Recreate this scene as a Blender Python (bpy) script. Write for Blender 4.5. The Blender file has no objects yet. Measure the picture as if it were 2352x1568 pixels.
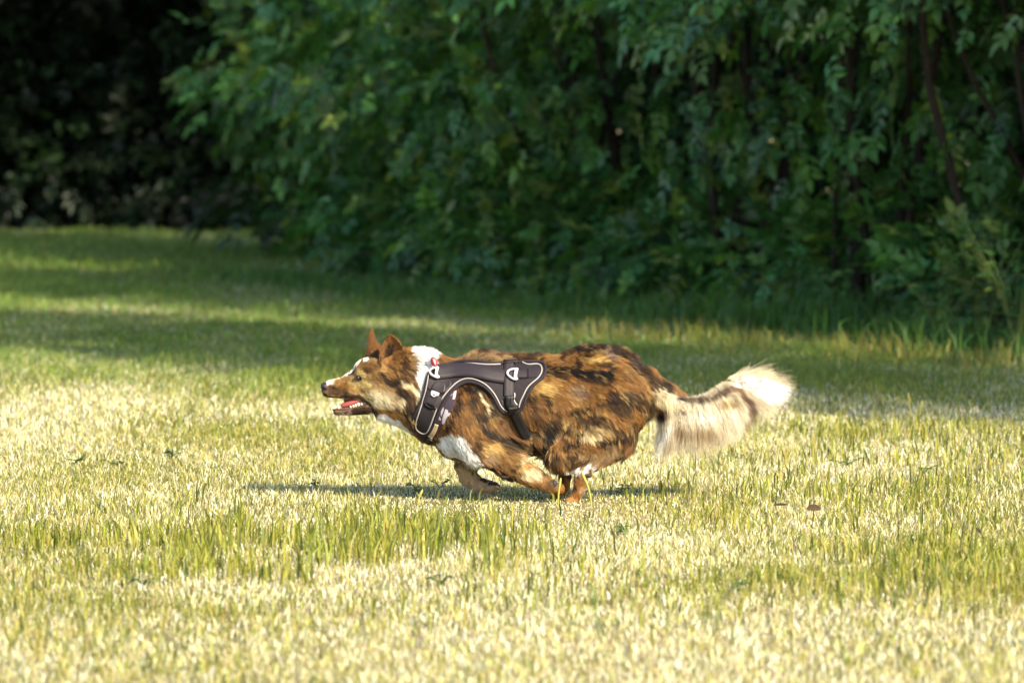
import bpy, math, random
import numpy as np
from mathutils import Vector, kdtree, geometry
rng = np.random.default_rng(7)
random.seed(7)
scene = bpy.context.scene
R = math.radians
# ------------------------------------------------------------------ camera
CAM_H, DIST, LENS = 1.2, 16.0, 200.0
PITCH = 0.04698
cam = bpy.data.cameras.new("camera")
cam.lens = LENS; cam.sensor_width = 36.0; cam.clip_start = 0.5; cam.clip_end = 3000
cam.dof.use_dof = True; cam.dof.focus_distance = 15.9; cam.dof.aperture_fstop = 5.6
cam.dof.aperture_blades = 0
co = bpy.data.objects.new("camera", cam); scene.collection.objects.link(co)
co.location = (0, 0, CAM_H); co.rotation_euler = (math.pi/2 - PITCH, 0, 0)
scene.camera = co
# ------------------------------------------------------------------ light
SUN_AZ, SUN_EL = R(37), R(34)          # azimuth: to the right of straight behind the camera
sdir = Vector((math.sin(SUN_AZ)*math.cos(SUN_EL), -math.cos(SUN_AZ)*math.cos(SUN_EL), math.sin(SUN_EL)))
w = bpy.data.worlds.new("World"); scene.world = w; w.use_nodes = True
nt = w.node_tree; bg = nt.nodes["Background"]
sky = nt.nodes.new("ShaderNodeTexSky"); sky.sky_type = 'NISHITA'; sky.sun_disc = False
sky.sun_elevation = SUN_EL; sky.sun_rotation = math.atan2(sdir.x, sdir.y)
nt.links.new(sky.outputs[0], bg.inputs[0]); bg.inputs[1].default_value = 0.14
sun = bpy.data.lights.new("sun", 'SUN'); sun.energy = 4.9; sun.angle = R(0.6); sun.color = (1.0, 0.86, 0.64)
so = bpy.data.objects.new("sun", sun); scene.collection.objects.link(so)
so.rotation_euler = sdir.to_track_quat('Z', 'Y').to_euler(); so.location = (8, 4, 12)
vs = scene.view_settings
vs.view_transform = 'Standard'; vs.look = 'None'; vs.gamma = 1.0; vs.use_curve_mapping = False
vs.exposure = 1.1
scene.cycles.max_bounces = 5; scene.cycles.diffuse_bounces = 3; scene.cycles.transmission_bounces = 3
scene.cycles.transparent_max_bounces = 4
scene.cycles.use_denoising = True
scene.cycles_curves.shape = 'RIBBONS'

# ------------------------------------------------------------------ helpers
U = 36.0/LENS*DIST/2352.0              # metres per layout unit at the dog (photo read at 2352 wide)
def L2X(x): return (np.asarray(x, float)-1176.0)*U
def L2Z(y): return CAM_H - DIST*np.tan(PITCH + np.arctan((np.asarray(y, float)-784.0)*U/DIST))
def ground_at(xd, yd):                 # point of the lawn seen at (xd, yd) of the photo
    d = CAM_H/math.tan(PITCH + math.atan((yd-784.0)*U/DIST))
    return ((xd-1176.0)*U*d/DIST, d)
def hash2(ix, iy, seed):
    h = (ix.astype(np.int64)*374761393 + iy.astype(np.int64)*668265263 + seed*974634533) & 0x7fffffff
    h = ((h ^ (h >> 13))*1274126177) & 0x7fffffff
    h = h ^ (h >> 16)
    return (h & 0xffff)/65535.0
def noise2(x, y, seed=0):
    x = np.asarray(x, float); y = np.asarray(y, float)
    ix = np.floor(x).astype(np.int64); iy = np.floor(y).astype(np.int64)
    fx = x-ix; fy = y-iy; fx = fx*fx*(3-2*fx); fy = fy*fy*(3-2*fy)
    a = hash2(ix, iy, seed); b = hash2(ix+1, iy, seed); c = hash2(ix, iy+1, seed); d = hash2(ix+1, iy+1, seed)
    return (a*(1-fx)+b*fx)*(1-fy) + (c*(1-fx)+d*fx)*fy
def fbm(x, y, seed=0, octs=3):
    s = 0; a = 0.5; t = 0
    for o in range(octs):
        s = s + a*noise2(x*2**o, y*2**o, seed+o*17); t += a; a *= 0.5
    return s/t
def sstep(a, b, x):
    t = np.clip((x-a)/(b-a), 0, 1); return t*t*(3-2*t)
def link(o, parent=None):
    scene.collection.objects.link(o)
    if parent is not None: o.parent = parent
    return o
def mesh_obj(name, verts, faces, mat, parent=None, origin=None, colors=None, smooth=True, loops=None, starts=None):
    """faces: (n,3)/(n,4) array or list; or loops+starts for mixed polygons"""
    me = bpy.data.meshes.new(name)
    v = np.asarray(verts, np.float32)
    if origin is not None: v = v - np.asarray(origin, np.float32)
    me.vertices.add(len(v)); me.vertices.foreach_set("co", v.ravel())
    if loops is None:
        if isinstance(faces, np.ndarray):
            n, k = faces.shape; loops = faces.ravel().astype(np.int32); starts = np.arange(0, n*k, k, dtype=np.int32)
        else:
            ln = [len(f) for f in faces]
            starts = np.concatenate([[0], np.cumsum(ln)[:-1]]).astype(np.int32)
            loops = np.array([i for f in faces for i in f], np.int32)
    me.loops.add(len(loops)); me.loops.foreach_set("vertex_index", loops)
    me.polygons.add(len(starts)); me.polygons.foreach_set("loop_start", starts)
    me.update(calc_edges=True)
    me.validate()
    if smooth: me.polygons.foreach_set("use_smooth", np.ones(len(me.polygons), bool))
    if colors is not None and len(colors) == len(me.vertices):
        ca = me.color_attributes.new("tint", 'FLOAT_COLOR', 'POINT')
        c4 = np.ones((len(colors), 4), np.float32); c4[:, :3] = colors
        ca.data.foreach_set("color", c4.ravel())
    me.materials.append(mat)
    o = bpy.data.objects.new(name, me)
    return link(o, parent)
def thing(name, loc, label, cat, group=None):
    o = bpy.data.objects.new(name, None); o.empty_display_size = 0.1; o.location = loc
    link(o); o['label'] = label; o['category'] = cat
    if group: o['group'] = group
    return o
def tagged(o, label, cat, group=None):
    o['label'] = label; o['category'] = cat
    if group: o['group'] = group
    return o
def mat_new(name):
    m = bpy.data.materials.new(name); m.use_nodes = True
    return m, m.node_tree, m.node_tree.nodes["Principled BSDF"]
def mat_plain(name, col, rough=0.6, spec=0.4, noise=None, metal=0.0, bump=None):
    m, t, b = mat_new(name)
    b.inputs["Base Color"].default_value = (*col, 1); b.inputs["Roughness"].default_value = rough
    b.inputs["Specular IOR Level"].default_value = spec; b.inputs["Metallic"].default_value = metal
    if noise:
        sc, amt = noise
        tc = t.nodes.new("ShaderNodeTexCoord"); n = t.nodes.new("ShaderNodeTexNoise"); n.inputs["Scale"].default_value = sc
        n.inputs["Detail"].default_value = 4
        mx = t.nodes.new("ShaderNodeMix"); mx.data_type = 'RGBA'
        mx.inputs[6].default_value = (*[c*(1-amt) for c in col], 1); mx.inputs[7].default_value = (*[min(1, c*(1+amt)) for c in col], 1)
        t.links.new(tc.outputs["Object"], n.inputs["Vector"]); t.links.new(n.outputs[0], mx.inputs[0]); t.links.new(mx.outputs[2], b.inputs["Base Color"])
        if bump:
            bp = t.nodes.new("ShaderNodeBump"); bp.inputs["Strength"].default_value = bump; bp.inputs["Distance"].default_value = 0.002
            t.links.new(n.outputs[0], bp.inputs["Height"]); t.links.new(bp.outputs[0], b.inputs["Normal"])
    return m
def mat_tint(name, rough=0.6, spec=0.3, trans=0.0, tcol=(1, 1, 1)):
    m, t, b = mat_new(name)
    at = t.nodes.new("ShaderNodeAttribute"); at.attribute_name = "tint"
    t.links.new(at.outputs["Color"], b.inputs["Base Color"])
    b.inputs["Roughness"].default_value = rough; b.inputs["Specular IOR Level"].default_value = spec
    if trans > 0:
        tr = t.nodes.new("ShaderNodeBsdfTranslucent"); mx = t.nodes.new("ShaderNodeMixShader"); mx.inputs[0].default_value = trans
        mul = t.nodes.new("ShaderNodeMix"); mul.data_type = 'RGBA'; mul.blend_type = 'MULTIPLY'; mul.inputs[0].default_value = 1
        mul.inputs[7].default_value = (*tcol, 1)
        t.links.new(at.outputs["Color"], mul.inputs[6]); t.links.new(mul.outputs[2], tr.inputs[0])
        t.links.new(b.outputs[0], mx.inputs[1]); t.links.new(tr.outputs[0], mx.inputs[2])
        out = t.nodes["Material Output"]; t.links.new(mx.outputs[0], out.inputs[0])
    return m
def tube(pts, rad, seg=8, closed=False, flat=None):
    """tube mesh along pts; rad scalar or array. flat=(axis vector, factor) squashes along an axis"""
    P = np.asarray(pts, float); n = len(P); rad = np.atleast_1d(np.asarray(rad, float))
    rad = np.interp(np.linspace(0, 1, n), np.linspace(0, 1, len(rad)), rad) if len(rad) > 1 else np.full(n, rad[0])
    if closed: T = np.roll(P, -1, 0)-np.roll(P, 1, 0)
    else: T = np.gradient(P, axis=0)
    T /= np.linalg.norm(T, axis=1, keepdims=True)+1e-12
    ref = np.array([0., 1., 0.]); N = np.cross(T, ref)
    bad = np.linalg.norm(N, axis=1) < 1e-3; N[bad] = np.cross(T[bad], np.array([0., 0., 1.]))
    N /= np.linalg.norm(N, axis=1, keepdims=True); B = np.cross(N, T)
    a = np.linspace(0, 2*math.pi, seg, endpoint=False)
    off = N[:, None, :]*np.cos(a)[None, :, None] + B[:, None, :]*np.sin(a)[None, :, None]*(flat or 1.0)
    V = (P[:, None, :]+off*rad[:, None, None]).reshape(-1, 3)
    F = []
    for i in range(n if closed else n-1):
        j = (i+1) % n
        for k in range(seg):
            l = (k+1) % seg
            F.append((i*seg+k, i*seg+l, j*seg+l, j*seg+k))
    if not closed:
        F.append(tuple(range(seg))[::-1]); F.append(tuple((n-1)*seg+k for k in range(seg)))
    return V, F
class MB:
    def __init__(s): s.v = []; s.f = []; s.n = 0
    def add(s, V, F):
        s.v.append(np.asarray(V, float)); s.f += [tuple(i+s.n for i in f) for f in F]; s.n += len(V); return s
    def build(s, name, mat, parent=None, origin=None, smooth=True):
        return mesh_obj(name, np.concatenate(s.v), s.f, mat, parent, origin, smooth=smooth)
def resample(pts, step, closed=False):
    P = np.asarray(pts, float)
    if closed: P = np.vstack([P, P[:1]])
    d = np.r_[0, np.cumsum(np.linalg.norm(np.diff(P, axis=0), axis=1))]
    n = max(2, int(d[-1]/step)+1); t = np.linspace(0, d[-1], n+(1 if closed else 0))
    out = np.stack([np.interp(t, d, P[:, k]) for k in range(P.shape[1])], 1)
    return out[:-1] if closed else out
def chaikin(pts, it=2, closed=False):
    P = np.asarray(pts, float)
    for _ in range(it):
        if closed:
            Q = np.roll(P, -1, 0); P = np.stack([0.75*P+0.25*Q, 0.25*P+0.75*Q], 1).reshape(-1, P.shape[1])
        else:
            A = P[:-1]; B = P[1:]; M = np.stack([0.75*A+0.25*B, 0.25*A+0.75*B], 1).reshape(-1, P.shape[1])
            P = np.vstack([P[:1], M, P[-1:]])
    return P

# ------------------------------------------------------------------ ground
def lawn_dry(x, y):
    """0 green .. 1 straw-dry: patches of the lawn; greener by the hedge, shade tone painted in too"""
    n = fbm(x*0.9+3, y*0.45+7, 5, 3)
    n2 = fbm(x*2.5, y*0.8, 11, 2)
    base = 0.78 - 0.46*sstep(19.2, 22.5, y) - 0.12*sstep(30, 40, y)  # straw thinned from where the shade begins
    return np.clip(base + (n-0.5)*1.5 + (n2-0.5)*0.7, 0, 1)
m, t, b = mat_new("soil_and_thatch")
tc = t.nodes.new("ShaderNodeTexCoord")
n1 = t.nodes.new("ShaderNodeTexNoise"); n1.inputs["Scale"].default_value = 0.9; n1.inputs["Detail"].default_value = 3
n2 = t.nodes.new("ShaderNodeTexNoise"); n2.inputs["Scale"].default_value = 90; n2.inputs["Detail"].default_value = 6
r1 = t.nodes.new("ShaderNodeValToRGB"); r1.color_ramp.elements[0].color = (0.16, 0.15, 0.05, 1); r1.color_ramp.elements[1].color = (0.40, 0.33, 0.18, 1)
r1.color_ramp.elements[0].position = 0.35; r1.color_ramp.elements[1].position = 0.65
r2 = t.nodes.new("ShaderNodeValToRGB"); r2.color_ramp.elements[0].color = (0.35, 0.3, 0.25, 1); r2.color_ramp.elements[1].color = (1, 1, 1, 1)
r2.color_ramp.elements[0].position = 0.38; r2.color_ramp.elements[1].position = 0.62
mx = t.nodes.new("ShaderNodeMix"); mx.data_type = 'RGBA'; mx.blend_type = 'MULTIPLY'; mx.inputs[0].default_value = 0.8
t.links.new(tc.outputs["Object"], n1.inputs[0]); t.links.new(tc.outputs["Object"], n2.inputs[0])
t.links.new(n1.outputs[0], r1.inputs[0]); t.links.new(n2.outputs[0], r2.inputs[0])
t.links.new(r1.outputs[0], mx.inputs[6]); t.links.new(r2.outputs[0], mx.inputs[7]); t.links.new(mx.outputs[2], b.inputs["Base Color"])
b.inputs["Roughness"].default_value = 0.95; b.inputs["Specular IOR Level"].default_value = 0.1
gx = np.linspace(-600, 600, 25); gy = np.linspace(-200, 1200, 29)
GX, GY = np.meshgrid(gx, gy); nv = GX.size
gv = np.stack([GX.ravel(), GY.ravel(), np.zeros(nv)], 1)
ii = np.arange(nv).reshape(GX.shape); gf = np.stack([ii[:-1, :-1], ii[:-1, 1:], ii[1:, 1:], ii[1:, :-1]], -1).reshape(-1, 4)
g = mesh_obj("ground", gv, gf, m, smooth=False); g['kind'] = 'structure'

# ------------------------------------------------------------------ grass blades
def blades(x, y, h, wd, lean, bend, az, col, roll=None):
    """one mesh of bent tapering blades: 5 verts, a quad and a triangle each"""
    n = len(x)
    dx, dy = np.cos(az), np.sin(az)
    ra = az + math.pi/2 if roll is None else roll
    wx, wy = np.cos(ra)*wd*0.5, np.sin(ra)*wd*0.5
    mz = h*0.55*np.cos(lean*0.6); mxy = h*0.55*np.sin(lean*0.6)
    tz = mz + h*0.45*np.cos(lean+bend); txy = mxy + h*0.45*np.sin(lean+bend)
    tz = np.maximum(tz, 0.004)
    V = np.zeros((n, 5, 3), np.float32)
    V[:, 0] = np.stack([x-wx, y-wy, np.zeros(n)-0.003], 1); V[:, 1] = np.stack([x+wx, y+wy, np.zeros(n)-0.003], 1)
    V[:, 2] = np.stack([x+dx*mxy+wx*.85, y+dy*mxy+wy*.85, mz], 1); V[:, 3] = np.stack([x+dx*mxy-wx*.85, y+dy*mxy-wy*.85, mz], 1)
    V[:, 4] = np.stack([x+dx*txy, y+dy*txy, tz], 1)
    base = (np.arange(n)*5)[:, None]
    loops = (base + np.array([0, 1, 2, 3, 3, 2, 4])).ravel().astype(np.int32)
    st = ((np.arange(n)*7)[:, None] + np.array([0, 4])).ravel().astype(np.int32)
    C = np.repeat(col[:, None, :], 5, 1).astype(np.float32)
    return V.reshape(-1, 3), loops, st, C.reshape(-1, 3)
def grass_obj(name, sets, mat):
    Vs, Ls, Ss, Cs = [], [], [], []; nv = nl = 0
    for V, l, s, C in sets:
        Vs.append(V); Ls.append(l+nv); Ss.append(s+nl); Cs.append(C); nv += len(V); nl += len(l)
    return mesh_obj(name, np.concatenate(Vs), None, mat, colors=np.concatenate(Cs), smooth=True, loops=np.concatenate(Ls), starts=np.concatenate(Ss))
def worn(x, y):                     # lawn worn short where the dog runs
    return 1-.68*np.exp(-((x-.02)/.48)**4-((y-15.65)/.85)**4)
def scatter(y0, y1, dens, margin=0.9):
    xa = 0.09*y1+margin
    n = int((y1-y0)*2*xa*dens)
    x = rng.uniform(-xa, xa, n); y = rng.uniform(y0, y1, n)
    k = np.abs(x) < 0.09*y+margin
    return x[k], y[k]
GREEN = np.array([[0.32, 0.31, 0.050], [0.40, 0.38, 0.085], [0.17, 0.19, 0.03], [0.48, 0.44, 0.14], [0.10, 0.13, 0.022]])
DEEP = np.array([[0.085, 0.155, 0.028], [0.11, 0.19, 0.036], [0.16, 0.21, 0.045]])  # greener grass by the hedge, with the shade's tone put in
STRAW = np.array([[0.62, 0.56, 0.29], [0.70, 0.65, 0.41], [0.46, 0.41, 0.17], [0.80, 0.77, 0.60], [0.57, 0.54, 0.21], [0.78, 0.75, 0.55]])
TUFT = np.array([[0.23, 0.25, 0.03], [0.31, 0.31, 0.05], [0.15, 0.18, 0.024], [0.40, 0.37, 0.085], [0.08, 0.11, 0.018]])
def pick(pal, n, jit=0.18):
    c = pal[rng.integers(0, len(pal), n)]
    return np.clip(c*(1+rng.normal(0, jit, (n, 1)))*(1+rng.normal(0, 0.06, (n, 3))), 0.005, 0.85)
green_sets, dry_sets = [], []
for (y0, y1, dens, hs, ws) in ((10.2, 13.5, 6500, 1.0, .8), (13.5, 19, 8000, 1.0, 0.75), (19, 25, 4000, 1.1, 1.1), (25, 33, 1500, 1.2, 1.6), (33, 48, 650, 1.4, 2.6)):
    x, y = scatter(y0, y1, dens)
    dry = lawn_dry(x, y); k = rng.random(len(x)) > dry*0.86
    # green blades
    xg, yg = x[k], y[k]; n = len(xg)
    tuft = sstep(0.5, 0.8, fbm(xg*2.2, yg*0.9, 31, 2))
    low = 1-.35*sstep(14.2, 15.0, yg)*(1-sstep(17.5, 19, yg))
    h = rng.uniform(0.014, 0.036, n)*hs*(1+0.9*tuft)*low*worn(xg, yg)
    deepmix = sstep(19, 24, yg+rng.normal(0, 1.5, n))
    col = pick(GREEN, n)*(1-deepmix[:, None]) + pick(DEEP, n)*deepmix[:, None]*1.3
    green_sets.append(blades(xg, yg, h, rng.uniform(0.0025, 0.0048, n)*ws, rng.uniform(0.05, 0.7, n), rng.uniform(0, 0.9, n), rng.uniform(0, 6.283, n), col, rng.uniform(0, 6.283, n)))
    # straw: short, leaning or lying clippings
    xs, ys = x[~k], y[~k]; n = len(xs)
    col = pick(STRAW, n, 0.14)
    far = sstep(20, 26, ys)[:, None]; col = col*(1-far*np.array([[.5, .42, .55]]))  # straw colour darkened over the shaded stretch
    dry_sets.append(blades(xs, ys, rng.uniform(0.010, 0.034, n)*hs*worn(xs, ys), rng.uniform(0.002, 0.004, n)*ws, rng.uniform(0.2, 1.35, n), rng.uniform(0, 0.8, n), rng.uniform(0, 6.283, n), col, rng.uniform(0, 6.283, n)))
# taller tufts in the open lawn, where the photo shows them
def tuft_band(xd0, yd0, xd1, yd1, n, h0, h1, spread=0.16, pal=TUFT):
    a = np.array(ground_at(xd0, yd0)); c = np.array(ground_at(xd1, yd1))
    tt = rng.random(n)[:, None]; p = a+(c-a)*tt + np.stack([rng.normal(0, 0.14, n), rng.normal(0, spread*3.4, n)], 1)
    cl = fbm(p[:, 0]*5, p[:, 1]*2, 77, 2)
    kk = (cl > 0.42) & (rng.random(n) < .25+.75*np.sin(tt[:, 0]*math.pi)**.5); p = p[kk]; n = len(p)
    h = rng.uniform(h0, h1, n)*worn(p[:, 0], p[:, 1])**.6
    green_sets.append(blades(p[:, 0], p[:, 1], h, rng.uniform(0.0035, 0.0065, n), rng.uniform(0.02, 0.35, n), rng.uniform(0, 0.7, n), rng.uniform(0, 6.283, n), pick(pal, n), rng.uniform(0, 6.283, n)))
tuft_band(-60, 1300, 600, 1290, 1500, 0.035, 0.085, .26)
tuft_band(440, 1270, 1150, 1270, 2600, 0.04, 0.11, .22)
tuft_band(900, 1255, 1100, 1240, 450, 0.05, 0.12)
tuft_band(-60, 1250, 460, 1240, 500, 0.04, 0.08)
tuft_band(1450, 1150, 2420, 1130, 1500, 0.03, 0.075, .24)
tuft_band(1620, 1010, 2420, 1030, 1800, 0.035, 0.08, .24)
tuft_band(1880, 1290, 2352, 1300, 900, 0.05, 0.09)
tuft_band(0, 1420, 900, 1400, 1000, 0.03, 0.06, .25)
tuft_band(1250, 1320, 2300, 1400, 1000, 0.03, 0.06, .25)
tuft_band(1260, 1165, 1420, 1160, 120, 0.05, 0.085)
m_green = mat_tint("green_blade", 0.5, 0.35, 0.4, (1.2, 1.15, 0.5))
m_straw = mat_tint("dry_blade", 0.6, 0.3, 0.2)
og = grass_obj("grass", green_sets, m_green); og['kind'] = 'stuff'; og['label'] = 'short mown lawn grass, yellow green in sun'
od = grass_obj("dry_grass", dry_sets, m_straw); od['kind'] = 'stuff'; od['label'] = 'pale dry straw clippings lying in the lawn'

# ------------------------------------------------------------------ hedge and trees
m_leaf = mat_tint("leaf", 0.42, 0.5, 0.3, (1.1, 1.3, 0.45))
m_bark = mat_plain("bark", (0.042, 0.032, 0.024), 0.9, 0.1, (14, 0.5), bump=0.6)
LEAFP = np.array([[0., 0, 0], [0.30, 0.46, 0.05], [0.68, 0.34, 0.03], [1.0, 0, -0.10], [0.68, -0.34, 0.03], [0.30, -0.46, 0.05]])
def leaf_mesh(pos, fwd, nrm, length, width, col):
    """folded pointed leaves, 6 verts / 2 quads"""
    n = len(pos)
    fwd = fwd/np.linalg.norm(fwd, axis=1, keepdims=True)
    side = np.cross(nrm, fwd); side /= np.linalg.norm(side, axis=1, keepdims=True)+1e-9
    up = np.cross(fwd, side)
    V = pos[:, None, :] + fwd[:, None, :]*(LEAFP[None, :, 0:1]*length[:, None, None]) + side[:, None, :]*(LEAFP[None, :, 1:2]*width[:, None, None]) + up[:, None, :]*(LEAFP[None, :, 2:3]*length[:, None, None])
    base = (np.arange(n)*6)[:, None]
    F = np.concatenate([base+np.array([0, 1, 2, 3]), base+np.array([0, 3, 4, 5])], 1).reshape(-1, 4)
    return V.reshape(-1, 3), F, np.repeat(col, 6, 0)
def unit(v): return v/(np.linalg.norm(v, axis=-1, keepdims=True)+1e-9)
def sprays(pos, out, size, pal, pairs=3, droop=0.35, light=None):
    """pinnate leaf sprays hanging outwards from pos"""
    n = len(pos)
    d = unit(out + rng.normal(0, 0.45, (n, 3)) + np.array([0, 0, -droop]))
    up = unit(np.array([0, 0, 1.0]) + rng.normal(0, 0.35, (n, 3)) + out*0.85)
    side = unit(np.cross(up, d)); up = unit(np.cross(d, side))
    sz = size*rng.uniform(0.55, 1.3, n)
    bc = pal[rng.integers(0, len(pal), n)]*np.exp(rng.normal(0, 0.32, (n, 1)))
    P, Fw, N, Ln, W, C = [], [], [], [], [], []
    for k in range(pairs):
        for s in (-1, 1):
            f = (k+0.6)/(pairs)
            P.append(pos + d*(f*1.5*sz)[:, None] + np.array([0, 0, -1.])*(f*f*0.3*sz)[:, None])
            Fw.append(unit(d*0.55 + side*s*0.9 + rng.normal(0, 0.18, (n, 3)) + np.array([0, 0, -0.15])))
            N.append(unit(up + rng.normal(0, 0.3, (n, 3)))); Ln.append(sz*rng.uniform(0.75, 1.1, n)); W.append(sz*rng.uniform(0.42, 0.6, n))
            C.append(np.clip(bc*(1+rng.normal(0, 0.15, (n, 1))), 0.004, 0.6))
    P.append(pos + d*(1.5*sz)[:, None] + np.array([0, 0, -1.])*(0.3*sz)[:, None]); Fw.append(unit(d+np.array([0, 0, -0.3]))); N.append(up); Ln.append(sz*1.1); W.append(sz*0.6); C.append(np.clip(bc*1.08, 0.004, 0.6))
    return leaf_mesh(*[np.concatenate(a) for a in (P, Fw, N, Ln, W, C)])
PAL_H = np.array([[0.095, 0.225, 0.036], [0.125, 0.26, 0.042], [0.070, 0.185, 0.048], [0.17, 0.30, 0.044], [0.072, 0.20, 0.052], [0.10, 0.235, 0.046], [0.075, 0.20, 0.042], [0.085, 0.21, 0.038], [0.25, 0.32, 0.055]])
PAL_T = np.array([[0.025, 0.05, 0.016], [0.032, 0.06, 0.018], [0.02, 0.042, 0.016]])  # leaves darkened so gaps in the hedge read as black shade
PAL_SHADED = np.array([[0.012, 0.024, 0.012], [0.014, 0.030, 0.012], [0.010, 0.020, 0.010], [0.016, 0.036, 0.014]])  # deep shade under the trees put into the leaf colour
def stems(base, top, n, r, spread):
    mb = MB()
    for i in range(n):
        a = np.array(base)+np.array([rng.normal(0, spread*0.35), rng.normal(0, spread*0.35), -0.05])
        c = np.array(top)+rng.normal(0, spread, 3)*np.array([1, 1, 0.4])
        mid = (a+c)/2+rng.normal(0, 0.12, 3)
        pts = chaikin(np.array([a, a*0.6+mid*0.4+rng.normal(0, 0.05, 3), mid, c]), 2)
        mb.add(*tube(pts, np.linspace(r, r*0.3, len(pts))*rng.uniform(0.6, 1.2), 6))
    return mb
def shrub(name, label, lobes, size, pal, dens, stem_n=7, front=(-0.75, -0.65, 0), group=None, pairs=3, cat='shrub', stem_r=0.03, inner=0.5, droop=0.12, hollow=None, thr=0.36, tiers=0.0):
    """lobes: list of (x,y,z,rx,ry,rz). leaf sprays sit in the outer shell of each lobe, more on the face one sees"""
    c0 = np.mean([l[:3] for l in lobes], 0); org = (c0[0], c0[1], 0)
    o = thing(name, org, label, cat, group)
    Vs, Fs, Cs = [], [], []; nv = 0
    fr = np.array(front)/np.linalg.norm(front)
    for (x, y, z, rx, ry, rz) in lobes:
        area = 4*math.pi*((rx*ry)**1.6/3+(rx*rz)**1.6/3+(ry*rz)**1.6/3)**(1/1.6)
        n = int(area*dens)
        u = unit(rng.normal(0, 1, (n, 3)))
        k = rng.random(n) < np.where(u@fr > -0.25, 1.0, 0.3); u = u[k]; n = len(u)
        rr = 1-inner*rng.random(n)**2 + 0.16*(fbm(u[:, 0]*4+x*3+u[:, 1]*3, u[:, 2]*4+y, 3)-0.5)*2
        p = np.array([x, y, z])+u*np.array([rx, ry, rz])*rr[:, None]
        # holes in the foliage
        hole = fbm(p[:, 0]*2.2+p[:, 1]*1.3, p[:, 2]*2.6+9, 19, 2)
        k = (p[:, 2] > 0.05) & (hole > thr)
        if tiers:
            al = p[:, 0]*.5-p[:, 1]*.85
            tr = fbm(al*1.1+4, p[:, 2]*3.6+al*.5, 29, 2); k &= ~((tr < tiers) & (rng.random(n) < .92) & (p[:, 2] > .5))
        if hollow: k &= ~((p[:, 2] > hollow[0]) & (p[:, 2] < hollow[1]) & (hole < hollow[2]))
        p = p[k]; u = u[k]
        out = unit(u*np.array([1/rx, 1/ry, 1/rz]))
        V, F, C = sprays(p, out, size, pal, pairs, droop)
        Vs.append(V); Fs.append(F+nv); Cs.append(C); nv += len(V)
    mesh_obj("foliage", np.concatenate(Vs), np.concatenate(Fs), m_leaf, o, org, np.concatenate(Cs), smooth=False)
    if stem_n:
        zt = max(l[2] for l in lobes)
        stems((c0[0], c0[1], 0), (c0[0], c0[1], zt), stem_n, stem_r, 0.35).build("stem", m_bark, o, org)
    return o
# the hedge line, read off the photo, running away to the left
def hedge_lobes(bx, by, h, rad, bulge=0.35, low=True):
    bulge += .28
    out = np.array([-0.86, -0.5]); L = []
    inx, iny = bx+0.86*rad*0.9, by+0.5*rad*0.9
    L.append((inx-bulge*0.86, iny-bulge*0.5, h*0.62, rad*1.1, rad*1.1, h*0.40))
    L.append((inx+0.4-bulge*0.5, iny+0.2, h*0.86, rad*0.9, rad*0.9, h*0.30))
    for i in range(3):
        L.append((inx+rng.normal(0, 0.3)-bulge*0.8, iny+rng.normal(0, 0.35)-bulge*0.3, h*rng.uniform(0.42, 0.78), rad*0.62, rad*0.62, h*0.20))
    if h < 2.8: L += [(inx-.35, iny-.25, .42, rad*.9, rad*.9, .5), (inx+.1, iny-.9, .40, rad*.7, rad*.7, .45)]
    if low: L.append((inx-0.12, iny-0.08, 0.26, rad*0.95, rad*0.95, 0.36))
    return L
PAL_H = PAL_H*np.array([[.74, .78, .92]])
PAL_W = PAL_H*.85
HEDGE = [
    ('leafy green shrub at the far left end of the hedge', -1.28, 36.4, 2.15, 1.15, 0.30),
    ('broad leafy shrub whose upper leaves catch yellow sunlight', -0.70, 33.4, 2.5, 1.25, 0.40),
    ('dense shrub in the middle of the hedge above the dog\'s harness', -0.15, 31.0, 2.35, 1.25, 0.40),
    ('overhanging shrub with a dark hollow and bare stems beneath it', 0.65, 29.2, 3.3, 1.2, 0.45),
    ('bushy shrub between the dark hollow and the right hand shrubs', 1.35, 27.6, 3.4, 1.15, 0.40),
    ('shrub with large pale leaflets near the right edge of the photo', 2.05, 26.0, 3.5, 1.1, 0.35),
    ('nearest leafy shrub cut by the right edge of the photo', 2.75, 24.6, 3.5, 1.1, 0.30),
]
for i, (lab, bx, by, h, rad, bl) in enumerate(HEDGE):
    shrub("shrub", lab, hedge_lobes(bx, by, h, rad, bl), 0.070, PAL_H, 105, tiers=.43, thr=.39, hollow=((.40, 1.0, .62) if i in (2, 3) else (.4, .85, .54) if i in (1, 4, 5) else None), stem_n=9, group="shrubs forming the hedge", front=(-0.6, -0.8, 0.1))
# thicket added behind the hedge to close its bright gaps, leaves shade-dark
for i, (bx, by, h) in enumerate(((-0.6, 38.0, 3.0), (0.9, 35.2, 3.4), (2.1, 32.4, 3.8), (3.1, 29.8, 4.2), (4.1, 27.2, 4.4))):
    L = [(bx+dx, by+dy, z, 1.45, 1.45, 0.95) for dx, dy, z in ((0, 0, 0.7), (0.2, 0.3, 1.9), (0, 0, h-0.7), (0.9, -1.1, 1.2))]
    shrub("thicket_shrub", 'shade-darkened shrub behind the hedge, seen through gaps between its leaves', L, 0.13, PAL_T, 34, 5, group="shrubs behind the hedge", inner=0.75, stem_r=0.04)
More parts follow.
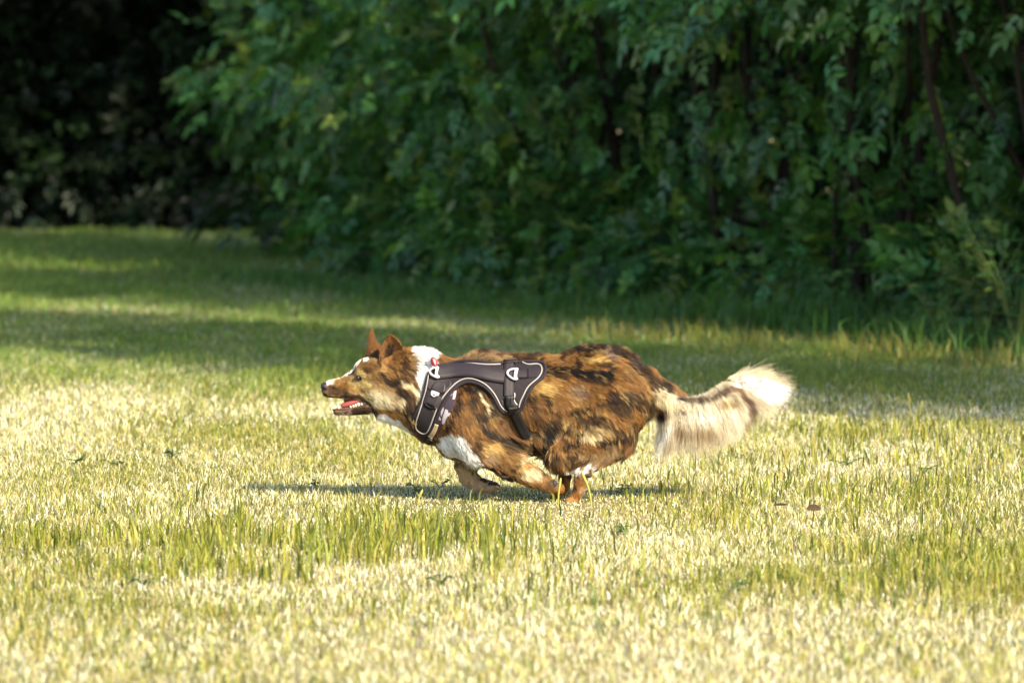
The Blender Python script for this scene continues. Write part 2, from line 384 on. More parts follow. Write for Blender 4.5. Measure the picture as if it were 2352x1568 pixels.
# bushes across the end of the lawn, deep shade put into their leaf colour
for i, (lab, x, y, h, rad) in enumerate((
        ('dark bush at the far end of the lawn, leftmost', -4.6, 44.5, 3.4, 1.5),
        ('dark bush at the far end of the lawn with a few brown leaves', -3.2, 44.2, 3.2, 1.3),
        ('dark bush half hidden behind the far end of the hedge', -1.9, 43.8, 3.2, 1.3))):
    shrub("bush", lab, [(x, y, h*0.35, rad, 0.9, h*0.4), (x+0.3, y+0.4, h*0.7, rad, 1.0, h*0.4), (x-0.4, y-0.2, 0.5, rad*0.8, 0.8, 0.7), (x, y+0.9, 0.45, rad*1.4, 0.6, 0.6), (x+.2, y+1.3, 1.2, rad*1.4, 0.6, 0.9)], 0.11, PAL_SHADED, 75, 2, front=(0, -1, 0), group="dark bushes beyond the lawn", cat='bush', thr=.2, inner=.9)
def tree(label, x, y, h, r, z0, pal=PAL_T, dens=26, size=0.16, group="trees beside the lawn", back=0.0):
    o = thing("tree", (x, y, 0), label, 'tree', group)
    mb = MB(); yc = y-back
    pts = chaikin(np.array([[x, y, -0.1], [x+0.05, y, h*0.3], [x-0.08, y+0.06, h*0.6], [x, y, h*0.92]]), 2)
    mb.add(*tube(pts, np.linspace(0.16, 0.03, len(pts)), 8))
    for i in range(14):
        z = rng.uniform(z0, h*0.85); a = rng.uniform(0, 6.283)
        e = np.array([x+math.cos(a)*r*0.8, yc+math.sin(a)*r*0.8, z+0.5])
        q = chaikin(np.array([[x, y, z-0.2], [(x+e[0])/2, (y+e[1])/2, z+0.25], e]), 2)
        mb.add(*tube(q, np.linspace(0.05, 0.01, len(q)), 5))
    mb.build("trunk", m_bark, o, (x, y, 0))
    n = int(4*math.pi*r*(h-z0)/2*dens)
    u = unit(rng.normal(0, 1, (n, 3))); rr = rng.random(n)**0.45
    p = np.array([x, yc, (h+z0)/2])+u*rr[:, None]*np.array([r, r, (h-z0)/2])
    V, F, C = sprays(p, u, size, pal, 2, 0.2)
    mesh_obj("crown", V, F, m_leaf, o, (x, y, 0), C, smooth=False)
    return o
hS = np.array([math.sin(SUN_AZ), -math.cos(SUN_AZ)]); pS = np.array([math.cos(SUN_AZ), math.sin(SUN_AZ)])
def sunpos(wc, vc): return wc*pS + vc*hS
TREES = [(13.75, -9.0, 10.5, 0.80, 1.2), (14.85, -8.0, 12.5, 0.8, 1.5), (17.0, -7.5, 15.5, 0.92, 1.5), (18.1, -8.3, 17, 0.85, 1.5), (20.6, -8, 20, 1.0, 1.5), (22.3, -7, 22, 1.05, 1.5), (24.2, -8, 22, 1.15, 1.5), (26.3, -8, 23, 1.2, 1.5), (28.5, -8, 23, 1.2, 1.5)]  # unseen trees casting the lawn's shade, crowns spaced for its sunlit strips
for i, (wc, vc, h, r, z0) in enumerate(TREES):
    p = sunpos(wc, vc)
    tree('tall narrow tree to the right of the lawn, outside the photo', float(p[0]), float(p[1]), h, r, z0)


for (x, y, h, r, z0, bk) in ((-6.2, 48.0, 10, 3.0, 2.5, 6), (-3.4, 48.5, 10.5, 2.8, 2.4, 7), (-1.2, 48.6, 10, 2.6, 2.6, 6), (-4.8, 49.5, 9, 3.2, 0.6, 2), (-1.0, 49.5, 9, 3.0, 0.6, 2), (-8.2, 49, 9, 3.0, .6, 3)):
    tree('broad dark tree at the far end of the lawn, added to shade the bushes', x, y, h, r, z0, PAL_SHADED, 22, 0.26, "trees beyond the end of the lawn", bk)  # crowns hung forward of the trunks to keep sky light off the bushes
# ------------------------------------------------------------------ tall grass along the hedge foot
def foot_band(pts, n, wdt, h0, h1, pal, w0=.005, w1=.010):
    P = resample(np.array(pts, float), .05); i = rng.integers(0, len(P), n)
    p = P[i]+np.stack([rng.normal(0, wdt, n), rng.normal(0, wdt*1.6, n)], 1)
    cl = fbm(p[:, 0]*2.5, p[:, 1]*1.2, 83, 2); k = cl > .33; p = p[k]; n = len(p)
    return blades(p[:, 0], p[:, 1], rng.uniform(h0, h1, n)*(.5+cl[k]), rng.uniform(w0, w1, n), rng.uniform(.02, .45, n), rng.uniform(.1, 1.1, n), rng.uniform(0, 6.283, n), pick(pal, n), rng.uniform(0, 6.283, n))
LUSH = np.array([[.055, .14, .022], [.075, .18, .03], [.10, .20, .04], [.05, .12, .03]])
tgs = [foot_band([ground_at(1560, 738), ground_at(1750, 752), ground_at(2050, 775)], 2400, .20, .05, .22, LUSH), foot_band([ground_at(1000, 690), ground_at(1560, 738)], 1500, .2, .04, .13, LUSH),
       foot_band([ground_at(560, 640), ground_at(1000, 690)], 1300, .22, .04, .12, LUSH, .007, .013), foot_band([ground_at(2050, 790), ground_at(2400, 830)], 1000, .16, .05, .22, LUSH),
       foot_band([ground_at(1400, 775), ground_at(1700, 800), ground_at(2400, 850)], 1100, .2, .04, .13, np.array([[.26, .25, .06], [.18, .20, .05]]))]
ot = grass_obj("tall_grass", tgs, m_green); ot['kind'] = 'stuff'; ot['label'] = 'lush tall grass along the shaded foot of the hedge'
# ------------------------------------------------------------------ single plants and leaves on the lawn
def weed(name, label, cat, x, y, hgt, nleaf, size, pal, group=None, sp=.06):
    o = thing(name, (x, y, 0), label, cat, group); mb = MB(); P, Fd, Nn, Ln, W, C = [], [], [], [], [], []
    for i in range(max(2, nleaf//5)):
        a = rng.uniform(0, 6.283); e = np.array([x+math.cos(a)*sp, y+math.sin(a)*sp, hgt*rng.uniform(.7, 1.0)])
        q = chaikin(np.array([[x, y, -.01], [x+(e[0]-x)*.3, y+(e[1]-y)*.3, hgt*.5], e]), 2)
        mb.add(*tube(q, [.0035, .0015], 5))
        for k in range(5):
            f = rng.uniform(.35, 1.0); p = q[int(f*(len(q)-1))]; az = rng.uniform(0, 6.283)
            P.append(p); Fd.append((math.cos(az), math.sin(az), rng.uniform(-.3, .4))); Nn.append((rng.normal(0, .2), rng.normal(0, .2)-.3, 1)); Ln.append(size*rng.uniform(.6, 1.1)); W.append(size*rng.uniform(.35, .55)); C.append(pal[rng.integers(0, len(pal))]*(1+rng.normal(0, .15)))
    mb.build("stem", mat_stem, o, (x, y, 0))
    V, F, C = leaf_mesh(np.array(P), np.array(Fd), np.array(Nn), np.array(Ln), np.array(W), np.clip(np.array(C), .005, .6))
    mesh_obj("foliage", V, F, m_leaf, o, (x, y, 0), C, smooth=False)
mat_stem = mat_plain("green_stem", (.10, .14, .035), .6, .3)
LT = np.array([[.16, .22, .05], [.12, .19, .045], [.08, .15, .04]])
for (xd_, yd_, h_, nl, sz, lab) in ((2165, 800, .36, 70, .075, 'broad leaved weed at the hedge foot, leftmost of the weeds there'), (2260, 800, .50, 110, .07, 'tall nettle like weed at the hedge foot near the right edge'), (2335, 815, .55, 110, .07, 'bushy weed at the hedge foot cut by the right edge')):
    x, y = ground_at(xd_, yd_); weed("weed", lab, 'weed', x, y, h_, nl, sz, PAL_W, "weeds at the hedge foot", .22)
CLV = np.array([[.035, .085, .02], [.05, .11, .025], [.08, .13, .025]])
for (xd_, yd_, h_, nl, sz, lab) in ((968, 1142, .045, 10, .022, 'dark green clover sprig in the lawn below the dog\'s chest'), (722, 1122, .03, 10, .022, 'dark green clover sprig in the dog\'s shadow at its left end'), (1425, 1140, .04, 12, .022, 'dark green clover sprig just behind the hind feet'), (530, 990, .03, 10, .025, 'small green weed left of the dog, level with its open jaw'), (262, 1075, .03, 10, .03, 'low green weed in the bright lawn far left of the dog'),
        (168, 1068, .03, 10, .028, 'low green weed nearest the left edge, level with the paws'), (395, 1052, .03, 15, .028, 'wide low weed left of the dog, between two smaller weeds'), (1010, 1118, .025, 10, .02, 'tiny clover leaf pair right of the sprig below the chest'), (1440, 1228, .03, 15, .026, 'low weed in the lawn below the hind feet'), (1945, 1075, .03, 15, .028, 'low green weed right of the tail plume'), (1690, 1360, .03, 15, .026, 'low weed in the near lawn right of centre'), (2120, 1090, .03, 10, .026, 'low green weed far right, level with the paws'), (1010, 1345, .03, 15, .024, 'low weed in the near lawn below the dog\'s harness'), (330, 1350, .03, 15, .024, 'low weed in the near lawn at lower left')):
    x, y = ground_at(xd_, yd_); weed("clover", lab, 'clover', x, y, h_, nl, sz, CLV, "clover and small weeds in the lawn", .035)
m_dead = mat_plain("dead_leaf", (.045, .024, .014), .7, .3, (40, .4))
def dead_leaf(xd_, yd_, ln, tilt, az, lab):
    x, y = ground_at(xd_, yd_); n, k = 9, 7; V = []
    for i in range(n):
        f = i/(n-1); wv = math.sin(math.pi*min(1, f*.92+.06))**.8*.30*ln
        for j in range(k):
            s = -1+2*j/(k-1); px = (f-.5)*ln; py = s*wv; pz = .010+.35*abs(s)*wv+.18*ln*(f-.4)**2
            c, s_ = math.cos(tilt), math.sin(tilt); py, pz = py*c-pz*s_, py*s_+pz*c
            V.append((x+px*math.cos(az)-py*math.sin(az), y+px*math.sin(az)+py*math.cos(az), max(pz, 0)+.018))
    F = [(i*k+j, i*k+j+1, (i+1)*k+j+1, (i+1)*k+j) for i in range(n-1) for j in range(k-1)]
    o = mesh_obj("fallen_leaf", V, F, m_dead, None, (x, y, .03)); o.location = (x, y, .03)
    tagged(o, lab, 'leaf', "fallen leaves on the lawn")
dead_leaf(1866, 1186, .044, 1.2, .5, 'curled dark brown leaf standing on edge behind the tail')
dead_leaf(1795, 1184, .040, .2, .1, 'flat reddish brown leaf lying left of the curled one')
dead_leaf(2242, 1240, .032, .9, 1.2, 'small brown leaf lying in the lawn near the right edge')
def stalk(xd_, yd_, h_, lean, lab):
    x, y = ground_at(xd_, yd_); q = chaikin(np.array([[x, y, -.01], [x+lean*.2, y, h_*.5], [x+lean, y, h_]]), 2); mb = MB()
    mb.add(*tube(q, [.0030, .0026, .0030, .0045, .001], 5)); o = mb.build("grass_stalk", mat_stalk, None, (x, y, 0)); o.location = (x, y, 0)
    tagged(o, lab, 'grass stalk', "tall grass stalks in the lawn")
mat_stalk = mat_plain("yellow_stalk", (.34, .32, .07), .6, .3)
stalk(1282, 1158, .075, .008, 'thick yellow green grass stalk right in front of the dog\'s paws')
stalk(2092, 960, .09, -.008, 'tallest yellow grass stalk at the edge of the shade, right of the tail')
stalk(2112, 960, .06, .012, 'shorter leaning grass stalk beside the tallest one')
stalk(958, 1165, .05, .015, 'thick pale grass stalk in the lawn in front of the dog\'s chest')
stalk(1360, 1165, .10, -.03, 'thin dark curved grass stalk just right of the hind feet')
# ------------------------------------------------------------------ dog: body as one implicit surface
# layout units: (x, y) of the photo read at 2352 wide, on the plane of the dog's spine; dy = depth in metres (negative = near side)
ZK = {1: (1240, 1300, 3.137), 2: (1600, 1350, 3.135), 3: (2000, 1350, 2.851), 4: (1650, 1650, 2.94), 5: (2500, 1450, 3.136), 6: (2100, 1650, 3.92), 7: (1700, 1700, 4.48), 0: (0, 0, 1/1.7415)}
def zd(k, pts):
    ox, oy, s = ZK[k]
    p = np.asarray(pts, float); q = p.copy()
    if k: q[..., 0] = (ox+p[..., 0]/s)/1.7415; q[..., 1] = (oy+p[..., 1]/s)/1.7415
    return q
DOG_Y = DIST
dog = thing("dog", (float(L2X(1176)), DOG_Y, 0.0), 'brown brindle and white dog in a dark harness running flat out across the lawn', 'dog')
ORG = np.array([float(L2X(1176)), DOG_Y, 0.0])
hv = 0.0036
x0, x1 = float(L2X(722)), float(L2X(1765)); z0_, z1_ = float(L2Z(1170)), float(L2Z(752))
gx = np.arange(x0, x1, hv); gy = np.arange(-0.15, 0.15, hv); gz = np.arange(z0_, z1_, hv)
PX, PY, PZ = np.meshgrid(gx.astype(np.float32), gy.astype(np.float32), gz.astype(np.float32), indexing='ij')
def cap(a, ra, b, rb, ky=1.0):
    """round cone between (x, y, dy) points, radii in layout units, ky squashes depth"""
    A = np.array([L2X(a[0]), a[2], L2Z(a[1])]); B = np.array([L2X(b[0]), b[2], L2Z(b[1])])
    ra, rb = ra*U, rb*U
    ab = B-A; L2 = (ab**2).sum()+1e-9
    m = max(ra, rb)+0.06
    lo = np.minimum(A, B)-m; hi = np.maximum(A, B)+m
    i0 = np.maximum(0, np.searchsorted(gx, lo[0])); i1 = np.searchsorted(gx, hi[0])
    k0 = np.maximum(0, np.searchsorted(gz, lo[2])); k1 = np.searchsorted(gz, hi[2])
    sl = (slice(i0, i1), slice(None), slice(k0, k1))
    X, Y, Z = PX[sl]-A[0], PY[sl]-A[1], PZ[sl]-A[2]
    t = np.clip((X*ab[0]+Y*ab[1]+Z*ab[2])/L2, 0, 1)
    d = np.sqrt((X-t*ab[0])**2+((Y-t*ab[1])/ky)**2+(Z-t*ab[2])**2)-(ra+t*(rb-ra))
    return sl, d.astype(np.float32)
def blank(): return np.full(PX.shape, 0.2, np.float32)
def add(vol, k, *a, **kw):
    sl, d = cap(*a, **kw)
    v = vol[sl]; h = np.clip(0.5+0.5*(v-d)/k, 0, 1)
    vol[sl] = v*(1-h)+d*h-k*h*(1-h)
def smin(a, b, k):
    h = np.clip(0.5+0.5*(a-b)/k, 0, 1); return a*(1-h)+b*h-k*h*(1-h)
T = blank()
# trunk
add(T, .03, (1015, 925, 0), 84, (1110, 922, 0), 97, ky=.80)
add(T, .03, (1110, 922, 0), 97, (1225, 917, 0), 86, ky=.80)
add(T, .03, (1225, 917, 0), 86, (1370, 888, 0), 80, ky=.82)
add(T, .03, (1370, 888, 0), 80, (1445, 905, 0), 66, ky=.85)
add(T, .02, (1445, 900, 0), 56, (1490, 905, 0), 30)
add(T, .02, (1340, 868, 0), 63, (1405, 866, 0), 62, ky=.8)
add(T, .02, (1240, 960, 0), 60, (1255, 1000, 0), 26, ky=.8)       # flank fold
add(T, .02, (1190, 1000, 0), 46, (1248, 1022, 0), 22, ky=1.2)
add(T, .03, (968, 882, 0), 70, (935, 880, 0), 66, ky=.74)
add(T, .03, (1170, 985, 0), 46, (1228, 1000, 0), 30, ky=1.1)
add(T, .03, (1290, 940, -.035), 64, (1265, 1005, -.045), 30, ky=.7)
add(T, .03, (1290, 940, .035), 64, (1265, 1005, .045), 30, ky=.7)
# neck and chest
add(T, .03, (1000, 915, 0), 78, (920, 882, 0), 68, ky=.74)
add(T, .025, (920, 900, 0), 60, (880, 880, 0), 48, ky=.8)
add(T, .025, (1000, 965, 0), 40, (1045, 1005, 0), 42, ky=1.2)
add(T, .02, (1045, 1005, 0), 40, (1090, 1040, 0), 26, ky=1.2)
add(T, .02, (965, 935, 0), 52, (985, 965, 0), 40, ky=1.1)
add(T, .02, (880, 940, 0), 24, (945, 955, 0), 26, ky=1.2)
# thighs (near, far)
for s in (-1, 1):
    e = -6 if s > 0 else 0
    add(T, .018, (1405+e, 925, s*.055), 78, (1370+e, 985, s*.068), 68, ky=.62)
    add(T, .014, (1400+e, 985, s*.068), 60, (1295+e, 1045, s*.075), 36, ky=.62)
    add(T, .012, (1405+e, 1000, s*.068), 46, (1335+e, 1068, s*.072), 19, ky=.66)
    # hock, metatarsus and hind paw reaching forward under the body
    q = -34 if s > 0 else 0
    add(T, .006, (1335+q, 1070, s*.07), 17, (1330+q, 1120, s*.066), 12.5, ky=.8)
    add(T, .005, (1330+q, 1120, s*.066), 11.5, (1318+q, 1142, s*.064), 12, ky=.9)
    add(T, .003, (1318+q, 1144, s*.064), 9, (1306+q, 1147, s*.060), 8, ky=.8)
    add(T, .003, (1320+q, 1145, s*.070), 8, (1305+q, 1147, s*.076), 7.5, ky=.8)
    add(T, .003, (1318+q, 1144, s*.066), 8, (1303+q, 1147, s*.068), 7.5, ky=.7)
# near foreleg, swept back under the belly
add(T, .018, (1060, 940, -.062), 60, (1100, 1000, -.074), 52, ky=.6)
add(T, .014, (1095, 1005, -.074), 48, (1165, 1055, -.078), 33, ky=.62)
add(T, .010, (1160, 1060, -.078), 29, (1222, 1090, -.078), 24, ky=.66)
add(T, .006, (1222, 1090, -.078), 23, (1262, 1110, -.074), 17, ky=.8)
add(T, .004, (1262, 1112, -.074), 14, (1284, 1117, -.072), 12, ky=.9)
add(T, .004, (1155, 1086, -.078), 7, (1172, 1093, -.078), 6)
# far foreleg, folded at the wrist
add(T, .012, (1085, 1030, .06), 32, (1070, 1072, .062), 25, ky=.7)
add(T, .006, (1070, 1072, .062), 24, (1075, 1098, .062), 22, ky=.7)
add(T, .005, (1075, 1098, .062), 21, (1098, 1117, .062), 17.5, ky=.8)
add(T, .003, (1098, 1117, .060), 17, (1126, 1123, .056), 14, ky=.8)
add(T, .003, (1110, 1119, .068), 12, (1134, 1119, .072), 9.5, ky=.7)
add(T, .003, (1110, 1121, .050), 11, (1132, 1123, .048), 9, ky=.7)
# tail core
add(T, .018, (1478, 885, 0), 32, (1520, 902, 0), 21)
add(T, .012, (1520, 902, 0), 20, (1585, 934, 0), 12)
add(T, .010, (1585, 934, 0), 12, (1645, 918, 0), 10)
add(T, .010, (1645, 918, 0), 10, (1690, 885, 0), 8)
add(T, .008, (1690, 885, 0), 8, (1730, 880, 0), 4)
# head
H = blank()
add(H, .02, (862, 860, 0), 40, (896, 868, 0), 40, ky=1.0)
add(H, .02, (840, 856, 0), 30, (862, 862, 0), 38, ky=1.05)
add(H, .014, (872, 890, 0), 38, (905, 905, 0), 46, ky=.95)
add(H, .012, (842, 884, 0), 28, (868, 900, 0), 36, ky=1.0)
add(H, .012, (812, 872, 0), 22, (842, 874, 0), 31, ky=1.0)
add(H, .010, (760, 889, 0), 16, (815, 883, 0), 25, ky=.85)
add(H, .006, (753, 899, 0), 13.5, (800, 901, 0), 15.5, ky=1.2)
add(H, .006, (800, 898, 0), 15, (840, 908, 0), 17, ky=1.5)
add(H, .006, (826, 851, -.026), 11, (846, 848, -.030), 12)       # brow, near side
add(H, .006, (826, 851, .026), 11, (846, 848, .030), 12)
# eye sockets
for s in (-1, 1):
    A = np.array([L2X(822.5), s*.0335, L2Z(866.5)])
    d = np.sqrt((PX-A[0])**2+(PY-A[1])**2+(PZ-A[2])**2)-0.0085
    k = .004; h = np.clip(0.5-0.5*(H+d)/k, 0, 1); H = H*(1-h)-d*h+k*h*(1-h)
V_ = smin(T, H, .02)
# lower jaw, open
J = blank()
add(J, .008, (872, 925, 0), 22, (845, 936, 0), 12, ky=1.35)
add(J, .006, (845, 938, .0), 11, (800, 944, 0), 8.5, ky=2.0)
add(J, .006, (800, 944, 0), 8.5, (773, 945, 0), 7.5, ky=1.7)
V_ = smin(V_, J, .004)
del T, H, J
def surface_nets(vol, org, h):
    ins = vol < 0
    n = np.array(vol.shape)-1
    cs = [(a, b_, c) for a in (0, 1) for b_ in (0, 1) for c in (0, 1)]
    def sub(A, c): return A[c[0]:c[0]+n[0], c[1]:c[1]+n[1], c[2]:c[2]+n[2]]
    cnt = sum(sub(ins, c).astype(np.int8) for c in cs)
    act = (cnt > 0) & (cnt < 8)
    idx = np.full(act.shape, -1, np.int64); I = np.argwhere(act); idx[act] = np.arange(len(I))
    acc = np.zeros((len(I), 3)); num = np.zeros(len(I))
    for i, a in enumerate(cs):
        for b_ in cs[i+1:]:
            df = np.array(b_)-np.array(a)
            if abs(df).sum() != 1: continue
            va = vol[I[:, 0]+a[0], I[:, 1]+a[1], I[:, 2]+a[2]]; vb = vol[I[:, 0]+b_[0], I[:, 1]+b_[1], I[:, 2]+b_[2]]
            cr = (va < 0) != (vb < 0)
            tt = np.where(cr, va/(va-vb+1e-12), 0)
            p = np.array(a)[None]+df[None]*tt[:, None]
            acc += p*cr[:, None]; num += cr
    V = (I+acc/num[:, None])*h+np.asarray(org)
    F = []
    for ax in range(3):
        o1, o2 = (ax+1) % 3, (ax+2) % 3
        sh = [0, 0, 0]; sh[ax] = 1
        A = ins[:vol.shape[0]-sh[0], :vol.shape[1]-sh[1], :vol.shape[2]-sh[2]]; B = ins[sh[0]:, sh[1]:, sh[2]:]
        E = np.argwhere(A != B)
        E = E[(E[:, o1] > 0) & (E[:, o2] > 0) & (E[:, o1] < n[o1]) & (E[:, o2] < n[o2])]
        flip = A[E[:, 0], E[:, 1], E[:, 2]]
        def g(d1, d2):
            q = E.copy(); q[:, o1] += d1; q[:, o2] += d2; return idx[q[:, 0], q[:, 1], q[:, 2]]
        q = np.stack([g(-1, -1), g(0, -1), g(0, 0), g(-1, 0)], 1)
        q[~flip] = q[~flip][:, ::-1]
        F.append(q)
    return V, np.concatenate(F)
BV, BF = surface_nets(V_, (gx[0], gy[0], gz[0]), hv)
GR = np.stack(np.gradient(V_, hv), -1)
def grad_at(p):
    i = np.clip(((p[:, 0]-gx[0])/hv).round().astype(int), 0, len(gx)-1); j = np.clip(((p[:, 1]-gy[0])/hv).round().astype(int), 0, len(gy)-1); k = np.clip(((p[:, 2]-gz[0])/hv).round().astype(int), 0, len(gz)-1)
    return unit(GR[i, j, k])
def w2d(p):                                        # world/local point -> layout units
    a = np.arctan((CAM_H-p[:, 2])/DIST)-PITCH
    return p[:, 0]/U+1176.0, np.tan(a)*DIST/U+784.0
# nearest skin towards the camera, for laying the harness on
neg = V_ < 0
first = neg.argmax(1); has = neg.any(1)
ia, ka = np.meshgrid(np.arange(len(gx)), np.arange(len(gz)), indexing='ij')
fj = np.maximum(first, 1)
va = V_[ia, fj-1, ka]; vb = V_[ia, fj, ka]
HY = gy[fj-1]+hv*np.where(has, va/(va-vb+1e-9), 0)
HY = np.where(has, HY, 0.0)
def blur(A, n):
    for _ in range(n):
        A = (np.pad(A, ((1, 1), (0, 0)), 'edge')[:-2]+np.pad(A, ((1, 1), (0, 0)), 'edge')[2:]+2*A)/4
        A = (np.pad(A, ((0, 0), (1, 1)), 'edge')[:, :-2]+np.pad(A, ((0, 0), (1, 1)), 'edge')[:, 2:]+2*A)/4
    return A
w8 = has.astype(float)
HS = blur(HY*w8, 14)/np.maximum(blur(w8, 14), 1e-3)
def near_y(xd, yd):
    X, Z = L2X(xd), L2Z(yd)
    fi = np.clip((X-gx[0])/hv, 0, len(gx)-1.01); fk = np.clip((Z-gz[0])/hv, 0, len(gz)-1.01)
    i = fi.astype(int); k = fk.astype(int); u = fi-i; v = fk-k
    return HS[i, k]*(1-u)*(1-v)+HS[i+1, k]*u*(1-v)+HS[i, k+1]*(1-u)*v+HS[i+1, k+1]*u*v
def near_y_raw(xd, yd):
    i = np.clip(((L2X(xd)-gx[0])/hv).round().astype(int), 0, len(gx)-1); k = np.clip(((L2Z(yd)-gz[0])/hv).round().astype(int), 0, len(gz)-1)
    return HY[i, k]
del GX, GY, PX, PY, PZ
